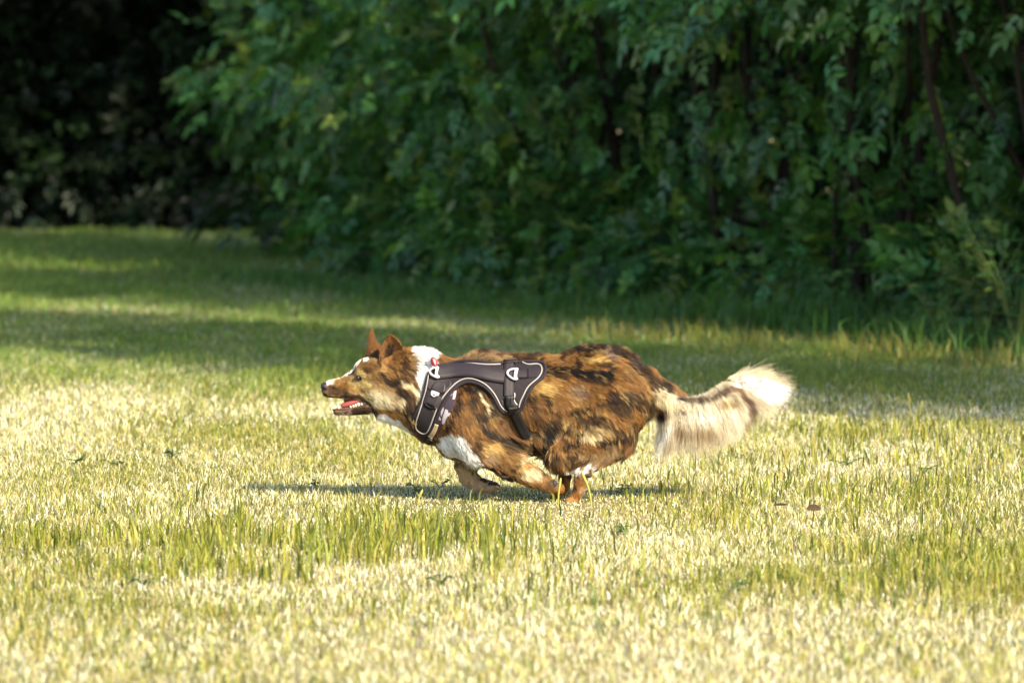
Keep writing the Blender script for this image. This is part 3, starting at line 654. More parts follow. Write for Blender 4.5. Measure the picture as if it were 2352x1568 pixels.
# ---------------- coat pattern: fur colours plus the shadow under the belly, laid out from the photo
OR_ = (.27, .135, .042); GOLD = (.52, .35, .12); CREAM = (.70, .60, .37); WHITE = (.88, .85, .79); TAN = (.21, .14, .10)
DK = (.026, .014, .009); BK = (.010, .008, .008); BR = (.085, .044, .021); FAWN = (.37, .25, .135); GREY = (.13, .10, .095)
PAINT = [
 # (kind, zoom, data, size, colour, softness)
 ('b', 0, (1100, 950), (160, 160), (0.180, 0.085, 0.025), .5), ('b', 0, (1380, 930), (150, 150), (0.210, 0.100, 0.028), .5),
 # --- rump
 ('s', 3, [(280, 225), (450, 190), (650, 175), (850, 165), (1050, 140), (1250, 150), (1400, 200), (1520, 270), (1590, 330)], 42, DK, .6),
 ('b', 3, (760, 140), (90, 32), GREY, .6), ('b', 3, (1240, 200), (110, 50), GREY, .7), ('b', 3, (1480, 290), (60, 60), GREY, .7), ('b', 3, (1000, 150), (70, 26), BK, .5),
 ('b', 3, (840, 300), (46, 70), BK, .5), ('s', 3, [(540, 370), (700, 350), (780, 375), (900, 385), (1050, 395), (1200, 400), (1230, 340)], 34, BK, .7), ('s', 3, [(1100, 450), (1180, 470), (1210, 420)], 46, DK, .8),
 ('b', 3, (950, 440), (150, 40), DK, .9), ('b', 3, (680, 270), (120, 36), OR_, .6), ('b', 3, (1050, 255), (150, 44), (0.260, 0.130, 0.030), .6), ('b', 3, (1420, 390), (120, 60), (0.220, 0.120, 0.045), .7),
 ('b', 3, (600, 470), (170, 60), (0.240, 0.110, 0.025), .7), ('b', 3, (470, 590), (160, 70), GOLD, .9),
 ('b', 3, (860, 590), (120, 110), TAN, .7), ('s', 3, [(740, 800), (860, 785), (1010, 745)], 15, BK, .8), ('s', 3, [(1010, 745), (1110, 710), (1180, 670)], 22, DK, .8),
 ('s', 3, [(1190, 665), (1280, 630), (1390, 620), (1440, 690), (1430, 790)], 34, DK, .8), ('b', 3, (1420, 620), (60, 36), BK, .7),
 ('b', 3, (370, 820), (100, 120), (0.100, 0.050, 0.022), .8), ('b', 3, (560, 1010), (110, 170), DK, .8), ('b', 3, (520, 1180), (50, 120), BK, .8), ('b', 3, (620, 880), (110, 60), BR, .8), ('b', 3, (440, 960), (80, 120), BR, .8),
 ('b', 3, (880, 880), (150, 60), (0.280, 0.160, 0.050), .8), ('s', 3, [(760, 960), (690, 1050), (640, 1100)], 40, FAWN, .8), ('b', 3, (1120, 790), (120, 60), (0.270, 0.140, 0.035), .8),
 ('b', 3, (1000, 930), (46, 36), DK, .7), ('b', 3, (1080, 920), (30, 30), BK, .7), ('s', 3, [(960, 960), (890, 1020), (850, 1120), (780, 1190), (690, 1240)], 20, DK, .8), ('b', 3, (1260, 920), (110, 50), (0.250, 0.125, 0.035), .8),
 ('b', 3, (1010, 1060), (130, 56), CREAM, .9), ('b', 3, (1180, 1010), (120, 40), GOLD, .8), ('s', 3, [(1120, 1140), (1240, 1110), (1380, 1060), (1500, 1050), (1600, 1020)], 34, BK, .9),
 ('s', 3, [(1460, 930), (1560, 970), (1640, 900), (1650, 820)], 44, DK, .9), ('b', 3, (1330, 1180), (180, 56), (0.180, 0.120, 0.070), .8), ('b', 3, (1560, 1130), (60, 80), (0.150, 0.090, 0.045), .8),
 ('b', 3, (640, 1310), (60, 60), DK, .8), ('b', 3, (900, 1270), (70, 34), DK, .8), ('s', 3, [(790, 1420), (900, 1400), (1030, 1340)], 16, DK, .8), ('b', 3, (1060, 1290), (110, 60), FAWN, .8), ('b', 3, (740, 1380), (60, 40), (0.230, 0.140, 0.060), .8), ('b', 3, (1250, 1290), (90, 60), TAN, .8),
 ('b', 3, (720, 1250), (50, 30), OR_, .8), ('s', 3, [(740, 1500), (880, 1500), (1000, 1450), (1060, 1400), (1150, 1390)], 40, WHITE, .6), ('s', 3, [(700, 1540), (800, 1560), (950, 1530)], 24, FAWN, .7),
 ('s', 3, [(660, 1110), (610, 1160), (570, 1250), (515, 1330), (510, 1420), (560, 1500)], 10, CREAM, .6),
 ('s', 3, [(1690, 640), (1700, 560), (1740, 500)], 30, DK, .7), ('b', 3, (1600, 420), (80, 50), (0.270, 0.165, 0.060), .7), ('b', 3, (1640, 620), (50, 100), (0.200, 0.110, 0.045), .7), ('b', 3, (1650, 740), (50, 60), DK, .8),
 ('s', 0, [(1062, 818), (1110, 814), (1175, 816), (1230, 820)], 9, BK, .6), ('b', 0, (1112, 832), (60, 8), FAWN, .8),
 ('b', 3, (1040, 1000), (220, 60), (.42, .31, .14), .9), ('b', 3, (700, 930), (90, 60), GOLD, .9), ('b', 3, (1300, 1230), (200, 60), FAWN, .9), ('b', 3, (1000, 1290), (180, 60), FAWN, .9), ('b', 3, (470, 520), (160, 60), GOLD, .9), ('b', 3, (1050, 250), (160, 36), GOLD, .9), ('s', 3, [(760, 380), (900, 400), (1080, 400), (1220, 400)], 30, BK, .8), ('s', 3, [(280, 215), (500, 175), (700, 170), (860, 150)], 34, BK, .8), ('s', 3, [(1120, 1140), (1260, 1100), (1400, 1070)], 26, BK, .8), ('s', 3, [(1240, 650), (1390, 620), (1440, 690), (1430, 780)], 26, BK, .8), ('b', 3, (540, 1060), (80, 170), BK, .8), ('s', 3, [(960, 960), (890, 1020), (850, 1120), (780, 1190)], 14, BK, .7),
 # --- hind feet
 ('b', 6, (640, 1150), (120, 200), (0.250, 0.105, 0.022), .3), ('b', 6, (820, 1150), (110, 230), (0.240, 0.105, 0.025), .3), ('b', 6, (560, 1000), (70, 80), BR, .7), ('s', 6, [(740, 1080), (800, 1170)], 20, DK, .7), ('b', 6, (900, 1230), (50, 120), FAWN, .5), ('b', 6, (700, 1000), (60, 60), DK, .8),
 # --- shoulder and foreleg; belly blacks include the shadow under it
 ('b', 2, (860, 600), (140, 60), BK, .7), ('b', 2, (740, 720), (60, 130), BR, .7), ('s', 2, [(720, 640), (690, 800), (640, 960), (560, 1080)], 26, DK, .7), ('b', 2, (880, 760), (90, 100), DK, .8), ('b', 2, (800, 680), (60, 60), (0.210, 0.095, 0.022), .8), ('b', 2, (790, 860), (60, 80), OR_, .8),
 ('s', 2, [(960, 640), (1040, 740), (1080, 870)], 20, CREAM, .7), ('b', 2, (1160, 800), (90, 110), (0.200, 0.150, 0.110), .7), ('b', 2, (1180, 900), (80, 80), FAWN, .8), ('b', 2, (1060, 940), (80, 70), BK, .8), ('b', 2, (960, 930), (60, 90), DK, .8),
 ('b', 2, (1300, 1050), (120, 110), (0.170, 0.095, 0.050), .7), ('b', 2, (760, 1010), (120, 70), (0.180, 0.090, 0.030), .7), ('b', 2, (900, 1130), (120, 110), (0.250, 0.130, 0.037), .7), ('s', 2, [(1040, 1080), (1120, 1140), (1230, 1220), (1350, 1260)], 60, BK, .8), ('s', 2, [(1230, 1260), (1400, 1320), (1560, 1420), (1660, 1470)], 40, DK, .9), ('b', 2, (1480, 1330), (80, 40), (0.150, 0.100, 0.030), .8), ('b', 2, (1560, 1200), (110, 80), BK, .8),
 ('b', 2, (1100, 1350), (140, 90), GOLD, .8), ('b', 2, (930, 1300), (60, 140), BR, .8),
 ('p', 4, [(330, 240), (420, 180), (520, 190), (600, 240), (640, 340), (710, 440), (730, 560), (830, 670), (720, 640), (560, 540), (420, 470), (310, 400), (250, 340)], 26, WHITE, 0),
 ('b', 4, (870, 480), (110, 90), FAWN, .8), ('b', 4, (900, 600), (60, 30), DK, .8), ('s', 4, [(830, 600), (960, 640), (1040, 640)], 14, BK, .7), ('b', 4, (1260, 490), (110, 60), CREAM, .8), ('s', 4, [(1130, 560), (1200, 640), (1250, 700)], 26, OR_, .8), ('b', 4, (1380, 700), (150, 80), CREAM, .8), ('b', 4, (1260, 600), (60, 60), GOLD, .8), ('s', 4, [(1260, 780), (1400, 860), (1520, 910), (1660, 910)], 34, (0.250, 0.110, 0.022), .6), ('b', 4, (1640, 820), (90, 90), BR, .7), ('s', 4, [(1010, 670), (1080, 710), (1190, 755)], 26, BK, .6), ('b', 4, (1080, 620), (80, 30), (0.250, 0.110, 0.025), .7),
 # --- far foreleg
 ('b', 7, (720, 950), (240, 330), (.44, .32, .19), .35), ('b', 7, (1060, 1120), (320, 150), (.42, .30, .19), .35), ('b', 7, (780, 790), (60, 80), OR_, .8), ('b', 7, (1050, 1010), (60, 34), BK, .6), ('b', 7, (1190, 1060), (90, 40), BK, .6), ('b', 7, (830, 880), (30, 40), DK, .7), ('b', 7, (930, 960), (60, 40), (0.250, 0.225, 0.210), .7),
 # --- neck
 ('b', 1, (1200, 800), (260, 420), (0.210, 0.110, 0.035), .35), ('b', 1, (1080, 330), (90, 160), (0.210, 0.100, 0.030), .5), ('b', 1, (1290, 290), (90, 34), BK, .7),
 ('b', 1, (1230, 480), (90, 90), (0.260, 0.150, 0.055), .8), ('s', 1, [(1050, 780), (1130, 830), (1190, 900), (1240, 980)], 40, DK, .6), ('s', 1, [(1180, 960), (1160, 1030), (1200, 1090)], 30, DK, .8), ('s', 1, [(1270, 1000), (1330, 1070), (1290, 1150)], 40, DK, .9), ('s', 1, [(1300, 880), (1360, 950)], 30, DK, .8),
 ('s', 1, [(1120, 700), (1200, 690), (1290, 770), (1340, 850)], 34, CREAM, .9), ('b', 1, (1100, 890), (60, 60), CREAM, .8), ('b', 1, (1260, 820), (60, 26), BR, .8), ('b', 1, (1230, 1180), (60, 60), BR, .8), ('b', 1, (1260, 1080), (50, 40), GOLD, .8),
 ('p', 1, [(1240, 360), (1330, 290), (1480, 255), (1590, 330), (1560, 450), (1510, 570), (1470, 700), (1440, 880), (1410, 920), (1370, 830), (1330, 690), (1260, 560), (1300, 460)], 26, WHITE, 0),
 ('b', 1, (930, 1040), (110, 70), (0.280, 0.150, 0.035), .7), ('p', 1, [(690, 1110), (880, 1090), (950, 1140), (1060, 1150), (1170, 1210), (1190, 1270), (1080, 1300), (860, 1230), (760, 1170)], 24, WHITE, 0),
 # --- head
 ('b', 1, (560, 700), (480, 400), (.34, .21, .08), .25), ('b', 1, (430, 760), (120, 70), (0.220, 0.100, 0.020), .8), ('b', 1, (730, 520), (150, 90), (0.150, 0.075, 0.022), .8), ('b', 1, (830, 640), (110, 60), (0.160, 0.090, 0.030), .8), ('b', 1, (640, 590), (110, 50), (0.372, 0.260, 0.081), .8),
 ('b', 1, (600, 730), (150, 70), (0.397, 0.285, 0.099), .8), ('b', 1, (690, 800), (130, 70), (0.290, 0.180, 0.055), .8), ('b', 1, (850, 885), (200, 125), (.78, .68, .44), .9), ('b', 1, (640, 720), (160, 70), (.56, .42, .18), .8), ('b', 1, (640, 595), (110, 40), (.58, .44, .18), .8), ('b', 1, (270, 800), (90, 55), (.075, .04, .025), .8), ('b', 1, (740, 520), (120, 70), (.16, .085, .03), .9), ('b', 1, (720, 890), (90, 50), (0.409, 0.310, 0.136), .7), ('b', 1, (700, 560), (60, 26), BR, .7),
 ('b', 1, (270, 800), (110, 70), (0.065, 0.033, 0.020), .8), ('b', 1, (400, 830), (130, 56), BR, .7), ('s', 1, [(140, 860), (220, 900), (330, 920), (420, 890)], 30, (0.050, 0.030, 0.025), .7), ('s', 1, [(430, 890), (600, 880), (720, 960), (760, 1020)], 24, (0.045, 0.025, 0.020), .7),
 ('s', 1, [(540, 1090), (650, 1070), (740, 1050), (790, 1080)], 40, (0.025, 0.015, 0.013), .7), ('s', 1, [(270, 1080), (340, 1120), (480, 1100)], 34, (0.150, 0.100, 0.080), .6), ('b', 1, (430, 1120), (70, 20), CREAM, .6),
 ('s', 1, [(190, 722), (330, 680), (440, 642), (500, 600), (566, 510), (640, 440), (710, 408)], 16, WHITE, .5), ('s', 1, [(200, 730), (330, 682)], 17, WHITE, .6), ('s', 1, [(480, 625), (520, 590), (560, 530)], 9, BK, .7), ('s', 1, [(720, 408), (860, 398)], 16, BK, .7),
 ('s', 1, [(885, 590), (930, 680), (1000, 725), (1085, 705)], 30, BK, .7), ('b', 1, (1010, 640), (90, 50), (0.200, 0.095, 0.025), .8), ('b', 1, (860, 460), (30, 70), DK, .8), ('b', 1, (1010, 560), (100, 60), (0.230, 0.120, 0.035), .8),
 # --- tail
 ('b', 5, (420, 480), (200, 200), (0.384, 0.273, 0.124), .5), ('s', 5, [(365, 320), (470, 420), (600, 510), (780, 570)], 85, (.56, .47, .30), .7), ('s', 5, [(520, 350), (640, 440), (800, 500)], 46, (.30, .21, .12), .6), ('s', 5, [(330, 220), (440, 250), (500, 340)], 26, BK, .7), ('b', 5, (300, 410), (50, 80), DK, .8), ('b', 5, (430, 690), (90, 90), BK, .8), ('b', 5, (380, 560), (80, 60), OR_, .8), ('b', 5, (460, 580), (80, 30), BR, .8),
 ('s', 5, [(660, 440), (790, 490)], 26, BK, .7),
]
def seg_dist(px, py, pts):
    d = np.full(px.shape, 1e9)
    for (ax, ay), (bx, by) in zip(pts[:-1], pts[1:]):
        l2 = (bx-ax)**2+(by-ay)**2+1e-9
        tt = np.clip(((px-ax)*(bx-ax)+(py-ay)*(by-ay))/l2, 0, 1)
        d = np.minimum(d, np.hypot(px-ax-tt*(bx-ax), py-ay-tt*(by-ay)))
    return d
def poly_sd(px, py, pts):
    P = np.asarray(pts, float); ins = np.zeros(px.shape, bool); j = len(P)-1
    for i in range(len(P)):
        c = ((P[i, 1] > py) != (P[j, 1] > py)) & (px < (P[j, 0]-P[i, 0])*(py-P[i, 1])/(P[j, 1]-P[i, 1]+1e-12)+P[i, 0])
        ins ^= c; j = i
    d = seg_dist(px, py, list(P)+[P[0]])
    return np.where(ins, -d, d)
def coat(xd, yd, warp=1.0, base=None):
    wx = xd+warp*((fbm(xd/14, yd/14, 41, 3)-0.5)*14+(noise2(xd/3, yd/3, 43)-0.5)*3); wy = yd+warp*((fbm(xd/14, yd/14, 53, 3)-0.5)*14+(noise2(xd/3, yd/3, 57)-0.5)*3)
    C = np.tile(np.array(base or OR_), (len(xd), 1))
    for kind, z, data, size, col, soft in PAINT:
        s = ZK[z][2]*1.7415 if z else 1.0
        P = zd(z, data)
        if kind == 'b':
            r = np.hypot((wx-P[0])/(size[0]/s), (wy-P[1])/(size[1]/s)); a = 1-sstep(1-soft*0.8, 1+soft*0.35, r)
        elif kind == 's':
            wdt = size/s; a = 1-sstep(wdt*(1-soft*0.5), wdt*(1+soft*0.6), seg_dist(wx, wy, P))
        else:
            a = 1-sstep(-size/s*0.5, size/s*0.5, poly_sd(wx, wy, P))
        a = a[:, None]*0.93 if kind != 'p' else a[:, None]
        C = C*(1-a)+np.array(col)*a
    if base is None:                                # brindle: dark flames running with the lie of the coat
        u = wx*.80+wy*.60; v = -wx*.60+wy*.80
        nz = fbm(u/44+noise2(wx/30, wy/30, 5)*1.3, v/20, 91, 3); lum = C.max(1)
        reg = sstep(1060, 1110, xd)*(1-sstep(1490, 1530, xd))*(1-sstep(1075, 1095, yd))*(1-sstep(.34, .5, lum))
        a = (sstep(.505, .575, nz)*reg*.85)[:, None]; C = C*(1-a)+np.array(DK)*a
        nz2 = fbm(u/14, v/4.5, 97, 2); a = (sstep(.6, .8, nz2)*reg*.5)[:, None]; C = C*(1-a)+np.array(GOLD)*a
        reg2 = sstep(868, 900, xd)*(1-sstep(985, 1010, xd))*(1-sstep(.3, .45, lum)); nz3 = fbm((wx*.75+wy*.66)/18, (-wx*.66+wy*.75)/6, 71, 2)
        a = (sstep(.50, .6, nz3)*reg2*.85)[:, None]; C = C*(1-a)+np.array(DK)*1.5*a
    return C
m_skin = mat_tint("dog_skin", 0.7, 0.2)
bx, by = w2d(BV); bc = coat(bx, by)
PAD = np.array((.03, .024, .024))
body = mesh_obj("body", BV+np.array([0, DOG_Y, 0]), BF, m_skin, dog, ORG, bc)
# ---------------- ears
def ear(left, right, dyl, dyr, cup):
    """cupped ear lofted between its two edges (base to tip)"""
    n, mseg = 14, 9; rows = []
    A = resample(chaikin(np.array(left, float), 2), 1.0); B = resample(chaikin(np.array(right, float), 2), 1.0)
    tA = np.linspace(0, len(A)-1, n); tB = np.linspace(0, len(B)-1, n)
    A = np.stack([np.interp(tA, np.arange(len(A)), A[:, k]) for k in (0, 1)], 1); B = np.stack([np.interp(tB, np.arange(len(B)), B[:, k]) for k in (0, 1)], 1)
    for i in range(n):
        f = i/(n-1); wv = np.hypot(*(A[i]-B[i]))*U
        a = np.array([L2X(A[i][0]), dyl, L2Z(A[i][1])]); b_ = np.array([L2X(B[i][0]), dyr, L2Z(B[i][1])])
        rows.append([a+(b_-a)*k/(mseg-1)+np.array([0, cup*wv*(1-(2*k/(mseg-1)-1)**2), 0]) for k in range(mseg)])
    V = np.array(rows).reshape(-1, 3); F = []
    for i in range(n-1):
        for k in range(mseg-1):
            a = i*mseg+k; F.append((a, a+1, a+mseg+1, a+mseg))
    return V, F
EARS = []
# near ear (opening turned to the camera), far ear behind it
EARS.append(ear([(868, 848), (870, 828), (874, 800), (883, 780), (896, 772)], [(914, 858), (925, 828), (931, 806), (921, 788), (908, 774), (896, 772)], -.040, -.030, .32))
EARS.append(ear([(839, 832), (840, 812), (845, 787), (848, 767), (855, 761)], [(884, 826), (878, 806), (870, 794), (862, 785), (858, 772), (855, 761)], .030, .042, -.3))
ear_col = mat_tint("ear_skin", 0.7, 0.2)
EAR_PAINT = []
for i, (V, F) in enumerate(EARS):
    off = np.array([0, 0.004, 0])
    n = len(V); V2 = np.vstack([V, V+off]); F2 = list(F)+[tuple(a+n for a in f[::-1]) for f in F]
    # rim
    mseg = 9; nr = n//mseg
    rim = [k for k in range(0, mseg)]+[r*mseg+mseg-1 for r in range(1, nr)]+[ (nr-1)*mseg+k for k in range(mseg-2, -1, -1)]+[r*mseg for r in range(nr-2, 0, -1)]
    for a, c in zip(rim, rim[1:]+rim[:1]): F2.append((a, a+n, c+n, c))
    ex, ey = w2d(V2)
    cc = np.tile(np.array((.20, .10, .04)), (len(V2), 1))
    if i == 0:
        z = zd(1, [(1010, 350)])[0]; r = np.hypot((ex-z[0])/13, (ey-z[1])/24); a = (1-sstep(.5, 1.1, r))[:, None]; cc = cc*(1-a)+np.array((.03, .02, .016))*a
    EAR_PAINT.append(cc)
    mesh_obj("ear", V2+np.array([0, DOG_Y, 0]), F2, ear_col, dog, ORG, cc)
# ---------------- eyes, nose, mouth
def ball(c, r, sq=(1, 1, 1), nu=20, nvv=12):
    V = [], []
    th = np.linspace(0, math.pi, nvv+1); ph = np.linspace(0, 2*math.pi, nu, endpoint=False)
    P = np.array([[math.sin(a)*math.cos(b_)*sq[0], -math.cos(a)*sq[1], math.sin(a)*math.sin(b_)*sq[2]] for a in th for b_ in ph])*r+np.array(c)
    F = [(i*nu+k, i*nu+(k+1) % nu, (i+1)*nu+(k+1) % nu, (i+1)*nu+k) for i in range(nvv) for k in range(nu)]
    return P, F
def dpt(xd, yd, dy): return np.array([L2X(xd), DOG_Y+dy, L2Z(yd)])
m_eye = mat_plain("eye_brown", (.012, .006, .004), .06, .9)
m_iris = mat_plain("iris_brown", (.022, .008, .004), .12, .7)
m_lid = mat_plain("eyelid_black", (.012, .009, .009), .5, .4)
ey_n = float(near_y_raw(np.array(815.0), np.array(870.0)))
for s in (-1, 1):
    ec = dpt(823, 866.5, s*.0335)
    P, F = ball(ec, .0075)
    e = mesh_obj("eye", P, F, m_eye, dog, ORG)
    P, F = ball(ec+np.array([-.0003, s*.0007, .0001]), .0069, nu=24); k = [f for f in F if all(abs(P[i, 1]-ec[1]) > .0054 and (P[i, 1]-ec[1])*s > 0 for i in f)]
    mesh_obj("iris", P+np.array([0, s*.0004, 0]), k, m_iris, e)
    e.children[0].location = (-ORG[0], -ORG[1], -ORG[2])
    # lids: dark rim, almond shaped
    a = np.linspace(0, 2*math.pi, 25)[:-1]
    rim = np.stack([ec[0]+.0094*np.cos(a)+.0006, np.full(24, ec[1]+s*.0042)+s*.0006*np.cos(2*a), ec[2]+.0058*np.sin(a)-.0012*np.cos(a)], 1)
    V, F = tube(rim, .0019, 6, True); mesh_obj("eyelid", V, F, m_lid, dog, ORG)
m_nose = mat_plain("nose_leather", (.022, .018, .021), .38, .5, (900, .5), bump=.5)
nb = MB(); P, F = ball(dpt(746, 887, 0), .0125, (1.05, 1.15, .92)); nb.add(P, F)
P, F = ball(dpt(743, 896, 0), .009, (.8, 1.0, .9)); nb.add(P, F)
for s in (-1, 1):
    P, F = ball(dpt(748, 889, s*.0085), .0085, (1.1, .8, .95)); nb.add(P, F)
nose = nb.build("nose", m_nose, dog, ORG)
m_dark = mat_plain("nostril_black", (.004, .003, .003), .6, .2)
for s in (-1, 1):
    q = [dpt(741, 889, s*.0125), dpt(743, 892, s*.0150), dpt(747, 893, s*.0168), dpt(752, 892, s*.0165)]
    V, F = tube(chaikin(q, 1), [.0012, .0021, .0022, .0020, .0016, .001], 6); o = mesh_obj("nostril", V, F, m_dark, nose, None); o.location = tuple(-ORG)
m_tongue = mat_plain("tongue_pink", (.30, .075, .065), .3, .5, (200, .2))
m_gum = mat_plain("gum_dark_pink", (.11, .03, .027), .35, .5)
m_tooth = mat_plain("tooth_ivory", (.62, .57, .47), .3, .5)
tg = MB(); pts = np.array([dpt(*p) for p in zd(1, [(700, 930), (620, 945), (520, 985), (430, 1010), (380, 1020)])for p in [(p[0], p[1]-1, -.001)]])
V, F = tube(chaikin(pts, 2), np.interp(np.linspace(0, 1, len(chaikin(pts, 2))), [0, .5, .85, 1], [.012, .0105, .0065, .001]), 10, flat=1.7); tg.add(V, F)
tg.build("tongue", m_tongue, dog, ORG)
# palate / inner cheek closing the back of the open mouth
gm = MB(); pts = np.array([dpt(p[0], p[1], .004) for p in zd(1, [(760, 960), (690, 925), (600, 915), (480, 925), (420, 935)])])
V, F = tube(chaikin(pts, 1), .0085, 8, flat=1.6); gm.add(V, F)
pts = np.array([dpt(p[0], p[1], .010) for p in zd(1, [(740, 980), (660, 1000), (560, 1030)])]); V, F = tube(pts, .008, 8, flat=1.4); gm.add(V, F)
gm.build("gum", m_gum, dog, ORG)
lp = MB()
for s in (-1, 1):                              # lower lip edge
    pts = np.array([dpt(p[0], p[1], s*.0165*k) for p, k in zip(zd(1, [(745, 985), (690, 1010), (600, 1030), (500, 1050), (400, 1060), (330, 1058), (285, 1062)]), (1.25, 1.2, 1.05, .95, .85, .7, .3))])
    V, F = tube(chaikin(pts, 1), .0032, 6); lp.add(V, F)
lp.build("lower_lip", mat_plain("lip_flesh", (.075, .035, .03), .4, .5), dog, ORG)
def tooth(mb, x, y, dx, dy_, r, dep):
    p = zd(1, [(x, y), (x+dx, y+dy_)]); a = dpt(p[0][0], p[0][1], dep); c = dpt(p[1][0], p[1][1], dep)
    V, F = tube(np.array([a, a*.5+c*.5, c*.92+a*.08, c]), np.array([r, r*.85, r*.35, r*.06]), 7); mb.add(V, F)
for s in (-1, 1):
    th = MB()
    for (x, y, dx, dy_, r) in ((690, 985, -20, -50, .0042), (650, 1000, -12, -55, .0050), (610, 1010, -18, -72, .0056), (575, 1020, -12, -52, .0044), (545, 1028, -10, -42, .0038), (510, 1036, -8, -40, .0036), (355, 1050, -6, -62, .0046), (320, 1058, -14, -46, .0034), (298, 1062, -16, -36, .003)):
        tooth(th, x, y, dx, dy_, r*.9, s*(.0135 if x > 450 else .009 if x > 340 else .005))
        if x == 510: th.build("lower_teeth", m_tooth, dog, ORG); th = MB()
    th.build("front_teeth", m_tooth, dog, ORG)
for s in (-1, 1):
    th = MB()
    for (x, y, dx, dy_, r) in ((640, 905, -10, 52, .0050), (600, 900, 0, 40, .0045)):
        tooth(th, x, y, dx, dy_, r, s*.013)
    th.build("upper_teeth", m_tooth, dog, ORG)
# claws and pads
m_claw = mat_plain("claw_black", (.025, .02, .018), .4, .4)
cl = MB()
for (a, c, dep) in (((1143, 1118), (1150, 1121), .072), ((1141, 1123), (1147, 1127), .048), ((1134, 1123), (1143, 1126), .056)):
    V, F = tube([dpt(*a, dep), dpt((a[0]+c[0])/2, (a[1]+c[1])/2-1, dep), dpt(*c, dep)], [.0032, .0026, .0006], 6); cl.add(V, F)
cl.build("claw", m_claw, dog, ORG)
m_pad = mat_plain("paw_pad", (.035, .028, .028), .6, .3, (300, .4), bump=.6)
for (x, y, dep, r, sq) in ((1105, 1106, .060, .011, (1.5, 1.2, .7)), (1122, 1110, .066, .009, (1.3, 1, .7)), (1133, 1114, .058, .009, (1.3, 1, .7)), (1128, 1113, .048, .008, (1.3, 1, .7)), (1160, 1089, -.090, .009, (1.6, .8, .7)), (1273, 1106, -.082, .010, (.8, .8, 1.2)), (1352, 1087, -.078, .008, (1.2, .8, .8))):
    P, F = ball(dpt(x, y, dep), r, sq, 12, 8); mesh_obj("paw_pad", P, F, m_pad, dog, ORG)

# ---------------- fur
FLOW = np.array([  # x, y, dx, dy, length, lift
 (760, 872, 1, -.25, 3.5, .4), (800, 862, 1, -.3, 4, .4), (780, 895, 1, .1, 4, .4), (835, 835, 1, -.4, 6, .4), (870, 830, 1, 0, 7, .3), (850, 895, 1, .25, 9, .25), (830, 905, 1, .3, 6, .2), (890, 905, .9, .4, 20, .3), (900, 870, .9, .5, 18, .35), (900, 845, .7, .6, 16, .35),
 (820, 948, 1, .05, 5, .4), (775, 948, 1, 0, 2.5, .4), (860, 940, 1, .1, 10, .3), (885, 965, .95, .35, 18, .35), (930, 905, .65, .75, 30, .4), (930, 850, .8, .55, 26, .4), (955, 808, .85, -.3, 26, .8), (978, 808, .55, -.9, 24, 1.0), (990, 850, .5, .85, 22, .35), (985, 900, .2, 1, 18, .3), (935, 960, .85, .45, 28, .45),
 (1040, 1020, .8, .6, 16, .35), (1075, 1045, .85, .5, 26, .4), (1080, 940, .45, .9, 14, .25), (1060, 990, .6, .8, 15, .3), (1120, 1030, .92, .4, 16, .3), (1170, 1020, .95, .4, 40, .35), (1210, 1060, .9, .45, 14, .3), (1200, 1105, .9, .4, 7, .25), (1270, 1115, .9, .3, 4, .2), (1150, 880, .7, .7, 14, .25), (1170, 960, .6, .8, 16, .3),
 (1110, 818, 1, -.35, 30, .8), (1170, 815, 1, -.1, 34, .65), (1210, 822, .9, -.5, 26, .85), (1270, 810, 1, -.1, 18, .5), (1350, 800, 1, -.1, 20, .65), (1440, 818, .9, .1, 24, .7), (1480, 855, .75, .6, 24, .45), (1250, 880, 1, .2, 20, .3), (1330, 870, 1, .3, 18, .3), (1420, 880, .9, .5, 20, .3), (1240, 960, .7, .7, 20, .3), (1240, 1010, .5, .85, 20, .35),
 (1350, 950, .75, .65, 18, .3), (1420, 960, .7, .7, 22, .35), (1480, 970, -.1, 1, 30, .4), (1450, 1010, -.6, .8, 30, .4), (1380, 1010, .6, .75, 18, .3), (1400, 1050, -.75, .65, 28, .4), (1340, 1060, -.75, .5, 18, .4), (1290, 1040, .4, .9, 14, .3), (1262, 1050, .05, 1, 24, .5), (1320, 1110, .1, 1, 6, .25), (1300, 1145, -.3, 1, 3, .2), (1345, 1085, .4, .9, 10, .4),
 (1510, 890, .85, .55, 26, .35), (1560, 920, .9, .45, 30, .4), (1500, 940, .6, .8, 26, .4), (1065, 1085, .3, 1, 4, .2), (1110, 1125, 1, .3, 3, .2), (1640, 915, .9, -.3, 26, .45), (1700, 885, 1, .1, 30, .4)])
def flow_at(xd, yd):
    d2 = (xd[:, None]-FLOW[None, :, 0])**2+(yd[:, None]-FLOW[None, :, 1])**2+30.0
    wg = 1/d2**1.6; wg /= wg.sum(1, keepdims=True)
    f = wg@FLOW[:, 2:]
    return f[:, :2], f[:, 2], f[:, 3]
HARN = zd(2, [(375, 420), (480, 330), (600, 320), (700, 290), (900, 275), (1100, 300), (1300, 315), (1480, 292), (1560, 285), (1700, 283), (1775, 288), (1815, 325), (1830, 390), (1800, 470), (1710, 535), (1625, 630), (1575, 740), (1545, 850), (1500, 895), (1400, 928), (1300, 922), (1240, 845), (1180, 725), (1120, 640), (1030, 572), (920, 535), (830, 532), (740, 570), (660, 640), (580, 745), (510, 865), (450, 1005), (400, 1130), (340, 1210), (285, 1222), (205, 1155), (155, 1080), (158, 1000), (200, 920), (255, 815), (300, 690), (325, 550), (345, 470)])
STRAP = zd(2, [(1330, 900), (1470, 880), (1560, 1010), (1680, 1230), (1760, 1380), (1640, 1390), (1480, 1160), (1400, 1010)])
tri = np.concatenate([BF[:, [0, 1, 2]], BF[:, [0, 2, 3]]])
A_, B_, C_ = BV[tri[:, 0]], BV[tri[:, 1]], BV[tri[:, 2]]
